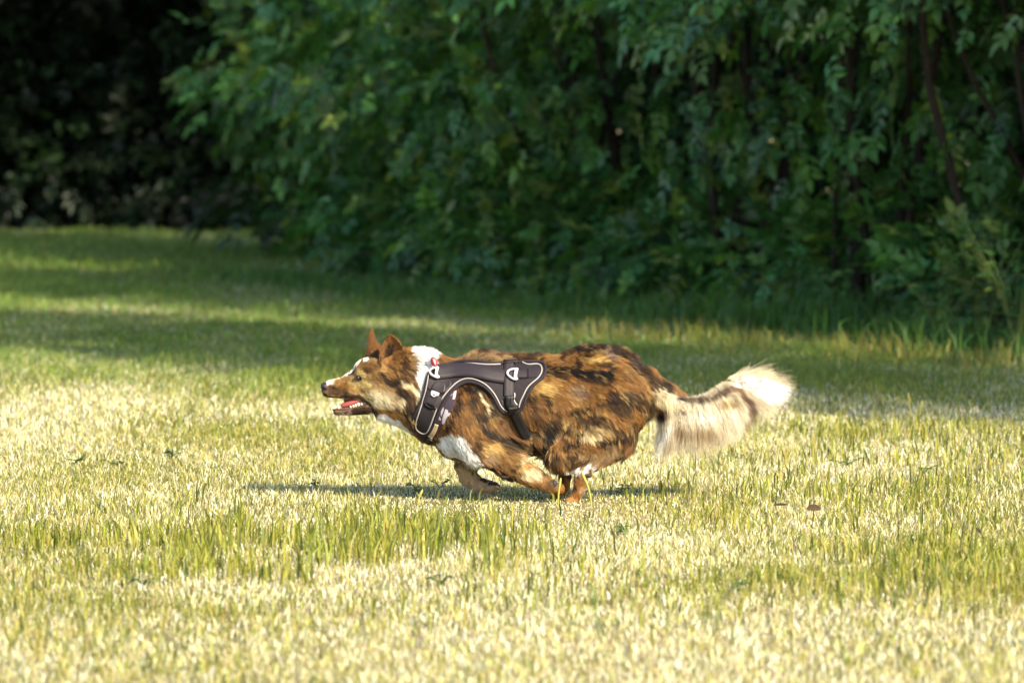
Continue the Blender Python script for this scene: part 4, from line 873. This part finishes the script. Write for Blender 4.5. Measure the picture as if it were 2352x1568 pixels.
ar = np.linalg.norm(np.cross(B_-A_, C_-A_), axis=1)*0.5
ctr = (A_+B_+C_)/3; gn = grad_at(ctr)
cx, cy = w2d(ctr)
wgt = ar*np.where(gn[:, 1] < 0.35, 1.0, 0.3)
wgt *= np.where((cx < 960) & (cy < 960), 1.7, 1.0)
NF = 260000
ti = rng.choice(len(tri), NF, p=wgt/wgt.sum())
r1, r2 = rng.random(NF), rng.random(NF); sq = np.sqrt(r1)
root = A_[ti]*(1-sq)[:, None]+B_[ti]*(sq*(1-r2))[:, None]+C_[ti]*(sq*r2)[:, None]
nor = grad_at(root)
xd, yd = w2d(root)
fl, ln, lift = flow_at(xd, yd)
# keep clear: nose, eyes, mouth lining, pads; short under the harness
keep = np.ones(NF, bool)
keep &= ~((np.hypot(xd-743, yd-890) < 12))
keep &= ~((np.hypot((xd-823)/8.5, (yd-866.5)/6.0) < 1) & (np.abs(root[:, 1]) > .02))
keep &= ~((xd < 842) & (yd > 908) & (yd < 938) & (np.abs(root[:, 1]) < .016) & (np.abs(nor[:, 2]) > .5))
sdh = np.minimum(poly_sd(xd, yd, HARN), poly_sd(xd, yd, STRAP))
onpanel = (sdh < -3) & (np.abs(nor[:, 1]) > .25)
keep &= ~((sdh < -6) & onpanel)
ln = np.where(onpanel, np.minimum(ln, 6), ln)
lift = np.where(onpanel, .1, lift)
# fur just outside the binding may overlap it a little only
root, nor, xd, yd, fl, ln, lift = [a[keep] for a in (root, nor, xd, yd, fl, ln, lift)]
n = len(root)
F3 = np.stack([fl[:, 0], np.zeros(n), -fl[:, 1]], 1)+rng.normal(0, .10, (n, 3))
# swirl the lie of the coat a little
sw = (fbm(xd/28, yd/28, 61, 2)-.5)*1.3
cs, sn = np.cos(sw), np.sin(sw); F3 = np.stack([F3[:, 0]*cs-F3[:, 2]*sn, F3[:, 1], F3[:, 0]*sn+F3[:, 2]*cs], 1)
F3 = unit(F3-nor*(F3*nor).sum(1, keepdims=True))
L = ln*U*rng.uniform(.65, 1.2, n)
ridge = sstep(.45, .85, nor[:, 2])*(xd > 900)*(yd < 900)
L = L*(1+ridge*rng.uniform(-.2, .6, n)); lift = np.minimum(lift*rng.uniform(.5, 1.5, n)+ridge*rng.uniform(.1, .5, n), 1.3)
PTS = 5
tt = np.linspace(0, 1, PTS)
S = root[:, None, :]-nor[:, None, :]*np.where(ln < 8, .0, .001)[:, None, None]+L[:, None, None]*(tt[None, :, None]*F3[:, None, :]*np.cos(lift)[:, None, None]+(tt-.45*tt**2)[None, :, None]*nor[:, None, :]*np.sin(lift)[:, None, None]*1.1)
S[:, :, 2] -= (L*.12)[:, None]*tt[None]**2
# clumping
ng = n//16
gi = rng.choice(n, ng, replace=False)
kd = kdtree.KDTree(ng)
for i, q in enumerate(gi): kd.insert(Vector(root[q]), i)
kd.balance()
near = np.array([gi[kd.find(Vector(p))[1]] for p in root])
cw = (tt[None, :]**1.4)*np.clip(L/(12*U), .15, 1)[:, None]*rng.uniform(.35, .9, n)[:, None]
S = S*(1-cw[..., None])+(S[near]+(root-root[near])[:, None, :]*.25)*cw[..., None]
C0 = coat(xd, yd)
gtone = np.exp(rng.normal(0, .20, n))[near]
C0 = C0*gtone[:, None]*np.exp(rng.normal(0, .10, (n, 1)))
tipg = np.linspace(.86, 1.12, PTS)                      # agouti: paler hair tips
CC = np.clip(C0[:, None, :]*tipg[None, :, None], .004, .9)
hair = [(S, CC, np.where(ln < 8, .00030, .00040))]
# ear fur
for i, (V, F) in enumerate(EARS):
    F = np.array(F); a, b_, c, d_ = V[F[:, 0]], V[F[:, 1]], V[F[:, 2]], V[F[:, 3]]
    m_ = 3600; fi = rng.integers(0, len(F), m_); u, v = rng.random((m_, 1)), rng.random((m_, 1))
    p = (a[fi]*(1-u)+b_[fi]*u)*(1-v)+(d_[fi]*(1-u)+c[fi]*u)*v
    sgn = np.where(rng.random(m_) < .65, -1., 1.)
    nr = np.tile(np.array([0, 1., 0]), (m_, 1))*sgn[:, None]
    p = p+np.array([0, .004, 0])*(sgn > 0)[:, None]
    tipdir = unit(np.array(V[-5]-V[4]))
    f3 = unit(tipdir[None]+rng.normal(0, .25, (m_, 3)))
    hl = rng.uniform(3, 7, m_)*U; ex, ey = w2d(p)
    low = sstep(815, 845, ey); hl = hl*(1+1.8*low)
    s_ = p[:, None, :]+hl[:, None, None]*(tt[None, :, None]*f3[:, None, :]+.35*tt[None, :, None]*nr[:, None, :])
    col = np.tile(np.array((.22, .105, .04)), (m_, 1))
    if i == 0:
        z = zd(1, [(1010, 370)])[0]; r = np.hypot((ex-z[0])/17, (ey-z[1])/30); k = ((1-sstep(.6, 1.1, r))*(sgn < 0))[:, None]; col = col*(1-k)+np.array((.022, .015, .012))*k
        z = zd(1, [(940, 500)])[0]; r = np.hypot((ex-z[0])/9, (ey-z[1])/13); k = (1-sstep(.4, 1.2, r))[:, None]*.8; col = col*(1-k)+np.array((.33, .23, .10))*k
        k = (1-sstep(0, 5, np.abs(ex-868-(840-ey)*.33)))[:, None]*.7; col = col*(1-k)+np.array(DK)*k
    else:
        k = sstep(795, 822, ey)[:, None]*.6; col = col*(1-k)+np.array(BR)*k
    col = col*np.exp(rng.normal(0, .18, (m_, 1)))
    hair.append((s_, np.repeat(col[:, None, :], PTS, 1), np.full(m_, .00042)))
# tail plume
TG = [[(330, 430), (450, 540), (600, 640), (760, 690)], [(400, 520), (430, 620), (450, 700), (490, 760)], [(500, 540), (520, 640), (530, 720), (540, 800)], [(540, 560), (530, 760), (450, 960), (368, 1270)], [(640, 590), (720, 790), (700, 1000), (560, 1170)], [(740, 600), (800, 800), (790, 1010), (700, 1190)], [(850, 590), (890, 800), (920, 1050), (950, 1310)], [(1000, 560), (1080, 760), (1140, 1000), (1170, 1260)], [(1120, 510), (1250, 680), (1330, 900), (1400, 1160)], [(1240, 430), (1400, 580), (1500, 800), (1580, 1080)], [(1340, 350), (1500, 470), (1620, 680), (1720, 840)], [(1390, 290), (1550, 360), (1680, 520), (1830, 650)], [(1410, 240), (1580, 300), (1800, 420), (2040, 495)], [(1400, 205), (1620, 215), (1870, 290), (2095, 330)], [(1390, 215), (1520, 185), (1700, 190), (1900, 260)]]
TG = np.array([zd(5, g_) for g_ in TG])
def bez(P, t):  # (n,4,2) -> catmull-like cubic through control polygon
    t = t[None, :, None]; return P[:, None, 0]*(1-t)**3+3*P[:, None, 1]*t*(1-t)**2+3*P[:, None, 2]*t*t*(1-t)+P[:, None, 3]*t**3
NT = 52000; TP = 8
gpos = rng.uniform(0, len(TG)-1.001, NT); gpos = np.where((gpos > 1.9) & (gpos < 2.75), gpos+1.0, gpos); gi0 = gpos.astype(int); gf = (gpos-gi0)[:, None, None]
ctl = TG[gi0]*(1-gf)+TG[gi0+1]*gf
# second family: roots anywhere along the upper line of the tail, lying over the plume
ctl = ctl+rng.normal(0, 2.5, (NT, 1, 2))*np.array([1, 1])
ro = rng.random((NT, 1)); ctl[:, 0] += np.concatenate([-14*ro, -26*ro*(1-sstep(9, 12, gpos))[:, None]], 1); ctl[:, 1] += np.concatenate([-5*ro, -10*ro], 1)
tl = np.linspace(0, 1, TP); lenf = rng.uniform(.25, 1.0, NT)**.7*(.62+.38*noise2(gpos*5, gpos*0+3, 5))
start = rng.uniform(-.02, .35, NT)*(rng.random(NT) < .6)
Q = np.stack([bez(ctl[i:i+1], np.clip(start[i]+tl*(lenf[i]-start[i]), 0, 1))[0] for i in range(NT)])
dep = np.clip(rng.normal(0, .55, NT), -1.2, 1.2)
thick = (.030*np.sin(np.clip(.25+gpos/(len(TG)-1)*.75, 0, 1)*math.pi)+.010)
YY = dep[:, None]*thick[:, None]*(1-.35*tl[None, :])
ncl = 520; ci = rng.choice(NT, ncl, replace=False)
kd = kdtree.KDTree(ncl)
for i, q in enumerate(ci): kd.insert(Vector((gpos[q]*6, dep[q]*2, 0)), i)
kd.balance()
clj = rng.normal(0, 1, (NT, 2)); nr_ = np.array([ci[kd.find(Vector((gpos[i]*6, dep[i]*2, 0)))[1]] for i in range(NT)])
cw = (tl[None, :]**1.6)*np.clip(rng.uniform(.15, .8, NT)*(1+.9*(gpos > 10)), 0, .96)[:, None]
Q = Q*(1-cw[..., None])+Q[nr_]*cw[..., None]; YY = YY*(1-cw)+YY[nr_]*cw
Q += (clj[nr_]*np.array([9., 8.]))[:, None, :]*(tl**1.5)[None, :, None]
Q += rng.normal(0, 6.0, (NT, 1, 2))*(tl**1.5)[None, :, None]+np.stack([np.sin(tl*6+rng.uniform(0, 6, (NT, 1))), np.cos(tl*5+rng.uniform(0, 6, (NT, 1)))], -1)*rng.uniform(0, 4.0, (NT, 1, 1))*tl[None, :, None]
# each lock turned a little about its root, so that locks cross
ra = np.radians((rng.normal(0, 7, NT)+rng.normal(0, 6, NT)[nr_])*(.2+.8*sstep(3.5, 7, gpos))); ca, sa = np.cos(ra)[:, None], np.sin(ra)[:, None]
dq = Q-Q[:, :1]; Q = Q[:, :1]+np.stack([dq[..., 0]*ca-dq[..., 1]*sa, dq[..., 0]*sa+dq[..., 1]*ca], -1)
# a second layer combed along the tail, lying over the roots of the plume
OG = np.array([zd(5, g_) for g_ in [[(340, 250), (480, 380), (640, 480), (800, 560)], [(340, 360), (480, 470), (640, 560), (820, 640)], [(480, 400), (640, 500), (820, 560), (1000, 620)], [(620, 470), (800, 530), (960, 560), (1160, 620)], [(780, 500), (960, 500), (1140, 500), (1330, 570)], [(960, 480), (1150, 430), (1320, 430), (1480, 560)], [(1120, 430), (1280, 350), (1440, 360), (1580, 540)], [(1260, 370), (1380, 300), (1520, 330), (1660, 500)]]])
NO = 13000; og_ = rng.uniform(0, len(OG)-1.001, NO); o0 = og_.astype(int); of_ = (og_-o0)[:, None, None]
oc = OG[o0]*(1-of_)+OG[o0+1]*of_+rng.normal(0, 4.5, (NO, 1, 2))
ol = rng.uniform(.3, 1.0, NO); os_ = rng.uniform(0, .3, NO)
Q2 = np.stack([bez(oc[i:i+1], np.clip(os_[i]+tl*(ol[i]-os_[i]), 0, 1))[0] for i in range(NO)])
Q2 += rng.normal(0, 3.5, (NO, 1, 2))*(tl**1.5)[None, :, None]
Y2 = np.repeat((rng.choice([-1., 1.], NO, p=[.65, .35])*rng.uniform(.016, .036, NO))[:, None], TP, 1)*(1-.25*tl[None, :])
ci2 = rng.choice(NO, 500, replace=False); kd = kdtree.KDTree(500)
for i, q in enumerate(ci2): kd.insert(Vector((Q2[q, 0, 0], Q2[q, 0, 1], Y2[q, 0]*600)), i)
kd.balance()
n2 = np.array([ci2[kd.find(Vector((Q2[i, 0, 0], Q2[i, 0, 1], Y2[i, 0]*600)))[1]] for i in range(NO)])
c2 = (tl[None, :]**1.4)*rng.uniform(.3, .85, NO)[:, None]
Q2 = Q2*(1-c2[..., None])+(Q2[n2]+(Q2[:, :1]-Q2[n2][:, :1])*.3)*c2[..., None]
Q = np.concatenate([Q, Q2]); YY = np.concatenate([YY, Y2]); nr_ = np.concatenate([nr_, n2]); NT = NT+NO
ST = np.stack([L2X(Q[..., 0]), YY, L2Z(Q[..., 1])], -1)
TPAINT = [('b', 5, (900, 720), (900, 330), (.80, .71, .53), .3), ('b', 5, (420, 560), (150, 200), (.30, .19, .09), .8), ('b', 5, (470, 650), (100, 60), (.10, .055, .03), .8), ('s', 5, [(700, 440), (900, 470), (1050, 450), (1200, 390), (1330, 330)], 40, (0.060, 0.033, 0.022), .9), ('s', 5, [(1330, 310), (1470, 350), (1540, 480)], 34, (0.170, 0.100, 0.055), .9),
 ('s', 5, [(1560, 480), (1620, 640), (1640, 760)], 50, (0.150, 0.090, 0.065), .9), ('s', 5, [(1580, 800), (1570, 900), (1520, 1010)], 60, (0.150, 0.085, 0.060), .9), ('b', 5, (1300, 520), (160, 70), (0.384, 0.285, 0.136), .8), ('b', 5, (1000, 700), (300, 80), (.88, .84, .74), .8), ('b', 5, (1350, 1080), (60, 120), (0.200, 0.130, 0.080), .8), ('b', 5, (700, 900), (120, 100), (0.409, 0.285, 0.174), .8), ('b', 5, (1000, 920), (260, 120), (0.409, 0.310, 0.186), .9),
 ('b', 5, (450, 690), (70, 90), BK, .8), ('s', 5, [(560, 840), (450, 1000), (370, 1260)], 50, (.86, .82, .76), .7), ('s', 5, [(330, 420), (460, 500), (620, 590)], 50, (.84, .72, .46), .8), ('s', 5, [(400, 590), (480, 610)], 26, BR, .8), ('s', 5, [(640, 640), (760, 630)], 16, (0.170, 0.100, 0.060), .8), ('s', 5, [(680, 440), (790, 492)], 24, BK, .8),
 ('p', 5, [(1370, 300), (1400, 215), (1500, 175), (1750, 190), (2000, 280), (2120, 340), (2060, 510), (1850, 560), (1700, 440), (1560, 320)], 40, (.88, .85, .80), 0)]
_P = PAINT; PAINT = TPAINT
CT = coat(Q[..., 0].ravel(), Q[..., 1].ravel(), 1.0, (.56, .48, .34)).reshape(NT, TP, 3)
PAINT = _P
CT = CT*np.exp(rng.normal(0, .22, NT))[nr_][:, None, None]*np.exp(rng.normal(0, .08, (NT, 1, 1)))
hair.append((ST, np.clip(CT, .004, .9), np.full(NT, .00032)))
# elbow, belly and loose strands are part of the coat already
m_fur = mat_tint("fur_hair", 0.5, 0.25, 0.0)
def curves_obj(name, sets, mat, parent):
    sizes = np.concatenate([np.full(len(s[0]), s[0].shape[1]) for s in sets]).astype(np.int32)
    cv = bpy.data.hair_curves.new(name); cv.add_curves(sizes.tolist())
    P = np.concatenate([s[0].reshape(-1, 3) for s in sets])+np.array([0, DOG_Y, 0])-ORG
    cv.position_data.foreach_set("vector", P.astype(np.float32).ravel())
    rad = np.concatenate([(s[2][:, None]*np.linspace(1, .25, s[0].shape[1])[None, :]).ravel() for s in sets])
    a = cv.attributes.new("radius", 'FLOAT', 'POINT'); a.data.foreach_set("value", rad.astype(np.float32))
    c = cv.attributes.new("tint", 'FLOAT_COLOR', 'POINT'); col = np.ones((len(P), 4), np.float32); col[:, :3] = np.concatenate([s[1].reshape(-1, 3) for s in sets])
    c.data.foreach_set("color", col.ravel())
    cv.materials.append(mat)
    o = bpy.data.objects.new(name, cv); return link(o, parent)
curves_obj("fur", hair[:3], m_fur, dog)
curves_obj("tail_plume", hair[3:], m_fur, dog)
#HARNESS
# ------------------------------------------------------------------ harness, laid on the near skin
def lay_y(xd, yd, off):
    return np.minimum(near_y(xd, yd)-off, near_y_raw(xd, yd)-off+.007)
def lay(P, off):
    P = np.asarray(P, float); return np.stack([L2X(P[:, 0]), DOG_Y+lay_y(P[:, 0], P[:, 1], off), L2Z(P[:, 1])], 1)
def patch(poly, off, thick, step=3.0, smooth_y=0, bulge=0.0):
    """closed cloth / plate piece over a polygon (layout units), following the body"""
    B = resample(poly, step, True); nb_ = len(B)
    x0_, y0_ = B.min(0); x1_, y1_ = B.max(0)
    xs, ys = np.meshgrid(np.arange(x0_, x1_, step), np.arange(y0_, y1_, step*.87)); xs = xs+((np.arange(len(xs)) % 2)*step*.5)[:, None]
    I = np.stack([xs.ravel(), ys.ravel()], 1); I = I[poly_sd(I[:, 0], I[:, 1], B) < -step*.6]
    allp = np.vstack([B, I])
    vs_, _, fs, *_r = geometry.delaunay_2d_cdt([Vector(p) for p in allp], [(i, (i+1) % nb_) for i in range(nb_)], [], 1, 1e-5)
    P = np.array([(v.x, v.y) for v in vs_]); fs = [tuple(f) for f in fs]
    front = lay(P, off)
    if bulge:
        sd = -poly_sd(P[:, 0], P[:, 1], B); front[:, 1] -= bulge*sstep(0, 7, sd)
    back = front+np.array([0, thick, 0]); n = len(P)
    F = []
    for f in fs:
        a, b_, c = P[f[0]], P[f[1]], P[f[2]]
        if (b_[0]-a[0])*(c[1]-a[1])-(b_[1]-a[1])*(c[0]-a[0]) > 0: f = f[::-1]
        F.append(f); F.append(tuple(i+n for i in f[::-1]))
    ed = {}
    for f in F[::2]:
        for a, b_ in zip(f, f[1:]+f[:1]): ed[(a, b_)] = 1
    for (a, b_) in ed:
        if (b_, a) not in ed: F.append((b_, a, a+n, b_+n))
    return np.vstack([front, back]), F, P
def ribbon(pts, width, off, thick=.002, nx=4):
    P = resample(chaikin(np.asarray(pts, float), 2), 3.0); Tn = np.gradient(P, axis=0); Tn = Tn/np.linalg.norm(Tn, axis=1, keepdims=True)
    N = np.stack([-Tn[:, 1], Tn[:, 0]], 1); wv = np.interp(np.linspace(0, 1, len(P)), np.linspace(0, 1, len(np.atleast_1d(width))), np.atleast_1d(width))
    rows = [lay(P+N*(wv*(k/(nx-1)-.5))[:, None], off) for k in range(nx)]
    Fr = np.stack(rows, 1); n = len(P); Bk = Fr+np.array([0, thick, 0])
    V = np.concatenate([Fr.reshape(-1, 3), Bk.reshape(-1, 3)]); m_ = n*nx; F = []
    for i in range(n-1):
        for k in range(nx-1):
            a = i*nx+k; F.append((a, a+nx, a+nx+1, a+1)); F.append(tuple(m_+j for j in (a, a+1, a+nx+1, a+nx)))
        for k in (0, nx-1):
            a = i*nx+k; F.append((a, a+nx, a+nx+m_, a+m_) if k else (a, a+m_, a+nx+m_, a+nx))
    for i in (0, n-1):
        for k in range(nx-1):
            a = i*nx+k; F.append((a, a+1, a+1+m_, a+m_))
    return V, F
def fabric(name, c1, c2, scale, rough=.75, bump=.5, spec=.3):
    m, t, b = mat_new(name)
    tc = t.nodes.new("ShaderNodeTexCoord"); vo = t.nodes.new("ShaderNodeTexVoronoi"); vo.inputs["Scale"].default_value = scale
    n = t.nodes.new("ShaderNodeTexNoise"); n.inputs["Scale"].default_value = 45; n.inputs["Detail"].default_value = 5
    rp = t.nodes.new("ShaderNodeValToRGB"); rp.color_ramp.elements[0].color = (*c1, 1); rp.color_ramp.elements[1].color = (*c2, 1)
    rp.color_ramp.elements[0].position = .1; rp.color_ramp.elements[1].position = .6
    mx = t.nodes.new("ShaderNodeMix"); mx.data_type = 'RGBA'; mx.blend_type = 'MULTIPLY'; mx.inputs[0].default_value = .45
    t.links.new(tc.outputs["Object"], vo.inputs["Vector"]); t.links.new(tc.outputs["Object"], n.inputs["Vector"])
    t.links.new(vo.outputs["Distance"], rp.inputs[0]); t.links.new(rp.outputs[0], mx.inputs[6]); t.links.new(n.outputs["Color"], mx.inputs[7])
    t.links.new(rp.outputs[0], b.inputs["Base Color"])
    bp = t.nodes.new("ShaderNodeBump"); bp.inputs["Strength"].default_value = bump; bp.inputs["Distance"].default_value = .001
    t.links.new(vo.outputs["Distance"], bp.inputs["Height"]); t.links.new(bp.outputs[0], b.inputs["Normal"])
    b.inputs["Roughness"].default_value = rough; b.inputs["Specular IOR Level"].default_value = spec
    return m
m_mesh = fabric("spacer_mesh", (.003, .0025, .003), (.020, .0155, .020), 420)
m_bind = fabric("binding_fabric", (.014, .0105, .015), (.023, .017, .024), 900, .8, .2)
m_web = fabric("webbing", (.014, .0105, .013), (.028, .021, .025), 1000, .6, .3, .4)
m_rubber = mat_plain("rubber_patch", (.024, .017, .020), .45, .35, (60, .25))
m_pipe = mat_plain("reflective_piping", (.33, .30, .28), .45, .4)
m_white = mat_plain("pale_plastic", (.50, .47, .48), .35, .5)
m_black = mat_plain("black_plastic", (.006, .005, .006), .45, .3)
HP = chaikin(HARN, 2, True)
V, F, P = patch(HP, .012, .006, bulge=.003)
harness = mesh_obj("harness", V, F, m_mesh, dog, ORG)
harness['label'] = 'dark purple grey padded dog harness with pale piping'
def sub(name, V, F, mat, smooth=True):
    o = mesh_obj(name, V, F, mat, harness, ORG, smooth=smooth); return o
# the same panel on the far flank
Vm = V.copy(); Vm[:, 1] = 2*DOG_Y-Vm[:, 1]; sub("side_panel", Vm, [f[::-1] for f in F], m_mesh)
Bd = resample(HP, 2.5, True)
# roll of binding round the edge
Vb, Fb = tube(lay(Bd, .0135), .0042, 8, True); sub("binding", Vb, Fb, m_bind)
for pl in ([(1490, 850), (1505, 780), (1545, 700), (1590, 605), (1650, 545), (1725, 490), (1770, 430), (1782, 370), (1757, 322), (1700, 312), (1600, 325), (1530, 292)], [(600, 327), (720, 312), (900, 306), (1100, 322), (1260, 318)], [(1345, 902), (1275, 852), (1225, 745), (1165, 645), (1065, 548), (930, 492), (830, 486), (735, 520), (650, 592), (560, 692), (490, 802), (430, 952), (385, 1082), (340, 1178), (288, 1195), (215, 1150), (192, 1090), (210, 1010), (262, 860), (320, 670), (345, 540), (362, 430)]):
    q = resample(chaikin(zd(2, pl), 2), 2.5); Vb, Fb = tube(lay(q, .0165), .0021, 6); sub("piping", Vb, Fb, m_pipe)
# shoulder patch, its tab, clip and lower strap
V, F, P = patch(chaikin(zd(2, [(350, 480), (480, 470), (620, 482), (660, 560), (620, 600), (560, 688), (470, 650), (330, 622)]), 1, True), .0165, .003); sub("rubber_patch", V, F, m_rubber)
V, F, P = patch(chaikin(zd(2, [(460, 520), (550, 535), (582, 570), (555, 690), (390, 625), (410, 570)]), 1, True), .0190, .003); sub("rubber_tab", V, F, m_rubber)
V, F = ribbon(zd(2, [(435, 690), (410, 760), (380, 830)]), 40, .0185); sub("webbing_strap", V, F, m_web)
V, F = ribbon(zd(2, [(395, 655), (440, 668), (495, 690)]), 8, .0215, .003); mb = MB().add(V, F)
for a in ([(400, 655), (398, 690), (430, 715), (452, 700)], [(470, 690), (455, 705)]):
    V, F = tube(lay(resample(zd(2, a), 2), .0215), .0022, 6); mb.add(V, F)
mb.build("clip", m_white, harness, ORG)
a = zd(2, [(325, 800), (345, 790), (400, 815), (440, 830), (428, 858), (395, 858), (335, 825)]); V, F = tube(lay(resample(a, 2, True), .0195), .0024, 6, True); sub("slot_frame", V, F, m_black)
V, F, P = patch(chaikin(zd(2, [(265, 870), (330, 850), (430, 880), (440, 930), (385, 1070), (330, 1165), (290, 1180), (225, 1140), (205, 1085), (225, 1000)]), 1, True), .0160, .002); sub("chest_pad", V, F, m_mesh)
# handle, straps
V, F = ribbon(zd(2, [(480, 420), (560, 408), (700, 385), (860, 380), (1010, 405), (1150, 440), (1320, 465)]), 30, .0215, .005); sub("handle", V, F, m_web)
V, F = ribbon(zd(2, [(1370, 262), (1366, 330), (1364, 460), (1365, 600), (1366, 700)]), 22.5, .0205, .003); sub("webbing_strap", V, F, m_web)
V, F = ribbon(zd(2, [(1440, 432), (1520, 432), (1600, 430)]), 19, .0200, .003); sub("webbing_strap", V, F, m_web)
V, F, P = patch(zd(2, [(1600, 372), (1755, 360), (1755, 420), (1720, 475), (1600, 485)]), .0165, .002); sub("rubber_patch", V, F, m_bind)
V, F, P = patch(zd(2, [(1255, 760), (1300, 755), (1330, 840), (1345, 900), (1290, 860)]), .0165, .002); sub("rubber_patch", V, F, m_web)
bel = zd(2, [(1425, 880), (1470, 1000), (1560, 1180), (1610, 1250)]); V, F = ribbon(bel, 24, .0135, .003); sub("belly_strap", V, F, m_black)
# strap over the back to the far panel
xb = float(zd(2, (1367, 280))[0]); arc = []
for a in np.linspace(-.9, .9, 15):
    z = float(L2Z(846))+.014*math.cos(a*1.6)-.004; y = DOG_Y+a*.060
    arc.append((float(L2X(xb)), y, z+.020*(1-abs(a))))
V, F = tube(np.array(arc), .0125, 4, flat=.16); sub("webbing_strap", V, F, m_web)
sl = MB()
for yy in (262, 288):
    q = lay(zd(2, [(1305, yy+12), (1360, yy+4), (1425, yy), (1455, yy-4)]), .0235); V, F = tube(q, .0026, 6); sl.add(V, F)
q = lay(zd(2, [(1455, 256), (1462, 280), (1440, 306)]), .0235); V, F = tube(q, .0024, 6); sl.add(V, F)
sl.build("strap_slider", m_web, harness, ORG)
# buckle
bk = MB()
V, F, P = patch(chaikin(zd(2, [(1312, 700), (1432, 690), (1438, 735), (1425, 760), (1470, 830), (1480, 905), (1365, 922), (1340, 855), (1322, 800), (1330, 760)]), 1, True), .0265, .007, 2.5, bulge=.002); bk.add(V, F)
buckle = bk.build("buckle", m_black, harness, ORG)
V, F = tube(lay(resample(zd(2, [(1383, 728), (1384, 755), (1384, 790)]), 2), .0290), .0016, 6); sub("buckle_slot", V, F, m_dark)
V, F = tube(lay(resample(zd(2, [(1365, 862), (1410, 858), (1470, 848)]), 2), .0300), .0040, 6); sub("buckle_bar", V, F, m_web)
V, F = tube(lay(resample(chaikin(zd(2, [(1435, 665), (1442, 700), (1425, 745), (1445, 785), (1470, 815)]), 1), 2), .0235), .0016, 6); sub("loop_cord", V, F, m_white)
# metal D rings
def dring(pts, off):
    q = resample(chaikin(zd(2, pts), 2, True), 2, True); V, F = tube(lay(q, off), .0032, 8, True); return sub("d_ring", V, F, m_white)
dring([(1455, 372), (1478, 370), (1462, 400), (1450, 480), (1478, 492), (1440, 502), (1385, 475), (1345, 435), (1345, 405), (1385, 378)], .0285)
V, F = tube(lay(zd(2, [(1448, 385), (1440, 430), (1435, 485)]), .0285), .0030, 8); sub("d_ring_bar", V, F, m_white)
dring([(385, 372), (455, 352), (485, 352), (470, 380), (462, 450), (500, 470), (470, 482), (400, 445), (372, 410)], .0275)
V, F = tube(lay(zd(2, [(462, 365), (455, 400), (450, 455)]), .0275), .0030, 8); sub("d_ring_bar", V, F, m_white)
# red tag on the front ring, pale disc behind it, thin cord
m_red = mat_plain("red_tag", (.36, .035, .045), .35, .5); m_pink = mat_plain("tag_print", (.62, .33, .34), .4, .4)
def disc(cx_, cy_, rx, ry, ang, off, th_):
    a = np.linspace(0, 2*math.pi, 28, endpoint=False); ca, sa = math.cos(ang), math.sin(ang)
    q = np.stack([cx_+rx*np.cos(a)*ca-ry*np.sin(a)*sa, cy_+rx*np.cos(a)*sa+ry*np.sin(a)*ca], 1); q = zd(2, q)
    X = np.stack([L2X(q[:, 0]), np.full(28, DOG_Y+off), L2Z(q[:, 1])], 1); Y = X+np.array([0, th_, 0])
    return np.vstack([X, Y]), [tuple(range(28))[::-1], tuple(range(28, 56))]+[(i, (i+1) % 28, (i+1) % 28+28, i+28) for i in range(28)]
yt = float(lay_y(*[np.array(v) for v in zd(2, (440, 330))], .030))
V, F = disc(432, 288, 38, 66, -.35, yt-.004, .002); tag = sub("tag", V, F, m_red)
V, F = disc(434, 285, 14, 44, -.35, yt-.0046, .0006); sub("tag_print", V, F, m_pink)
V, F = disc(388, 285, 24, 58, -.4, yt, .002); sub("tag", V, F, m_white)
V, F = tube(np.stack([np.array(lay(zd(2, [p]), .028)[0]) for p in [(440, 345), (452, 362), (448, 378)]]), .0016, 6); sub("tag_ring", V, F, m_white)
V, F = tube(lay(resample(zd(2, [(362, 425), (350, 520), (322, 660), (278, 800)]), 2), .0205), .0013, 6); sub("cord", V, F, m_pipe)
# printed lining folded behind the front edge
lin = chaikin(zd(2, [(705, 600), (715, 640), (700, 760), (660, 880), (560, 1060), (505, 1100), (470, 1200), (420, 1240), (440, 1060), (500, 900), (580, 760), (640, 660)]), 1, True)
V, F, P = patch(lin, .0105, .005, 1.2)
m_lin = mat_tint("printed_lining", .75, .25)
nP = len(V)//2; cc = np.tile(np.array((.045, .032, .047)), (nP, 1)); wx_, wy_ = P[:, 0], P[:, 1]
for blob in ([(530, 1050), (545, 960), (575, 870), (600, 880), (610, 920), (645, 915), (635, 940), (595, 960), (575, 1000), (565, 1050), (545, 1060)], [(625, 690), (650, 640), (660, 680), (640, 700)], [(665, 740), (680, 650), (712, 640), (705, 680), (690, 740)], [(515, 900), (545, 840), (550, 880), (520, 960)], [(490, 1000), (500, 960), (520, 1010)]):
    cc[poly_sd(wx_, wy_, zd(2, blob)) < .4] = (.42, .39, .42)
mesh_obj("lining", V, F, m_lin, harness, ORG, np.vstack([cc, cc]))
# woven label and chest strap running under the breastbone to the far side
V, F = ribbon(zd(2, [(455, 1060), (425, 1150), (375, 1235)]), 13, .0165, .002); sub("label", V, F, mat_plain("beige_label", (.42, .32, .20), .6, .3))
cs_ = []
p0 = lay(zd(2, [(345, 1215)]), .012)[0]; p1 = lay(zd(2, [(395, 1290)]), .006)[0]
for a in np.linspace(0, 1, 15):
    th_ = a*math.pi; y = p0[1]*(.5+.5*math.cos(th_))+(2*DOG_Y-p0[1])*(.5-.5*math.cos(th_))
    x = p0[0]+.012-.010*math.sin(th_); z = (p0[2]+p1[2])/2-.012*math.sin(th_)
    cs_.append((x, y, z))
V, F = tube(np.array(cs_), .011, 10, flat=.8); sub("chest_strap", V, F, m_black)
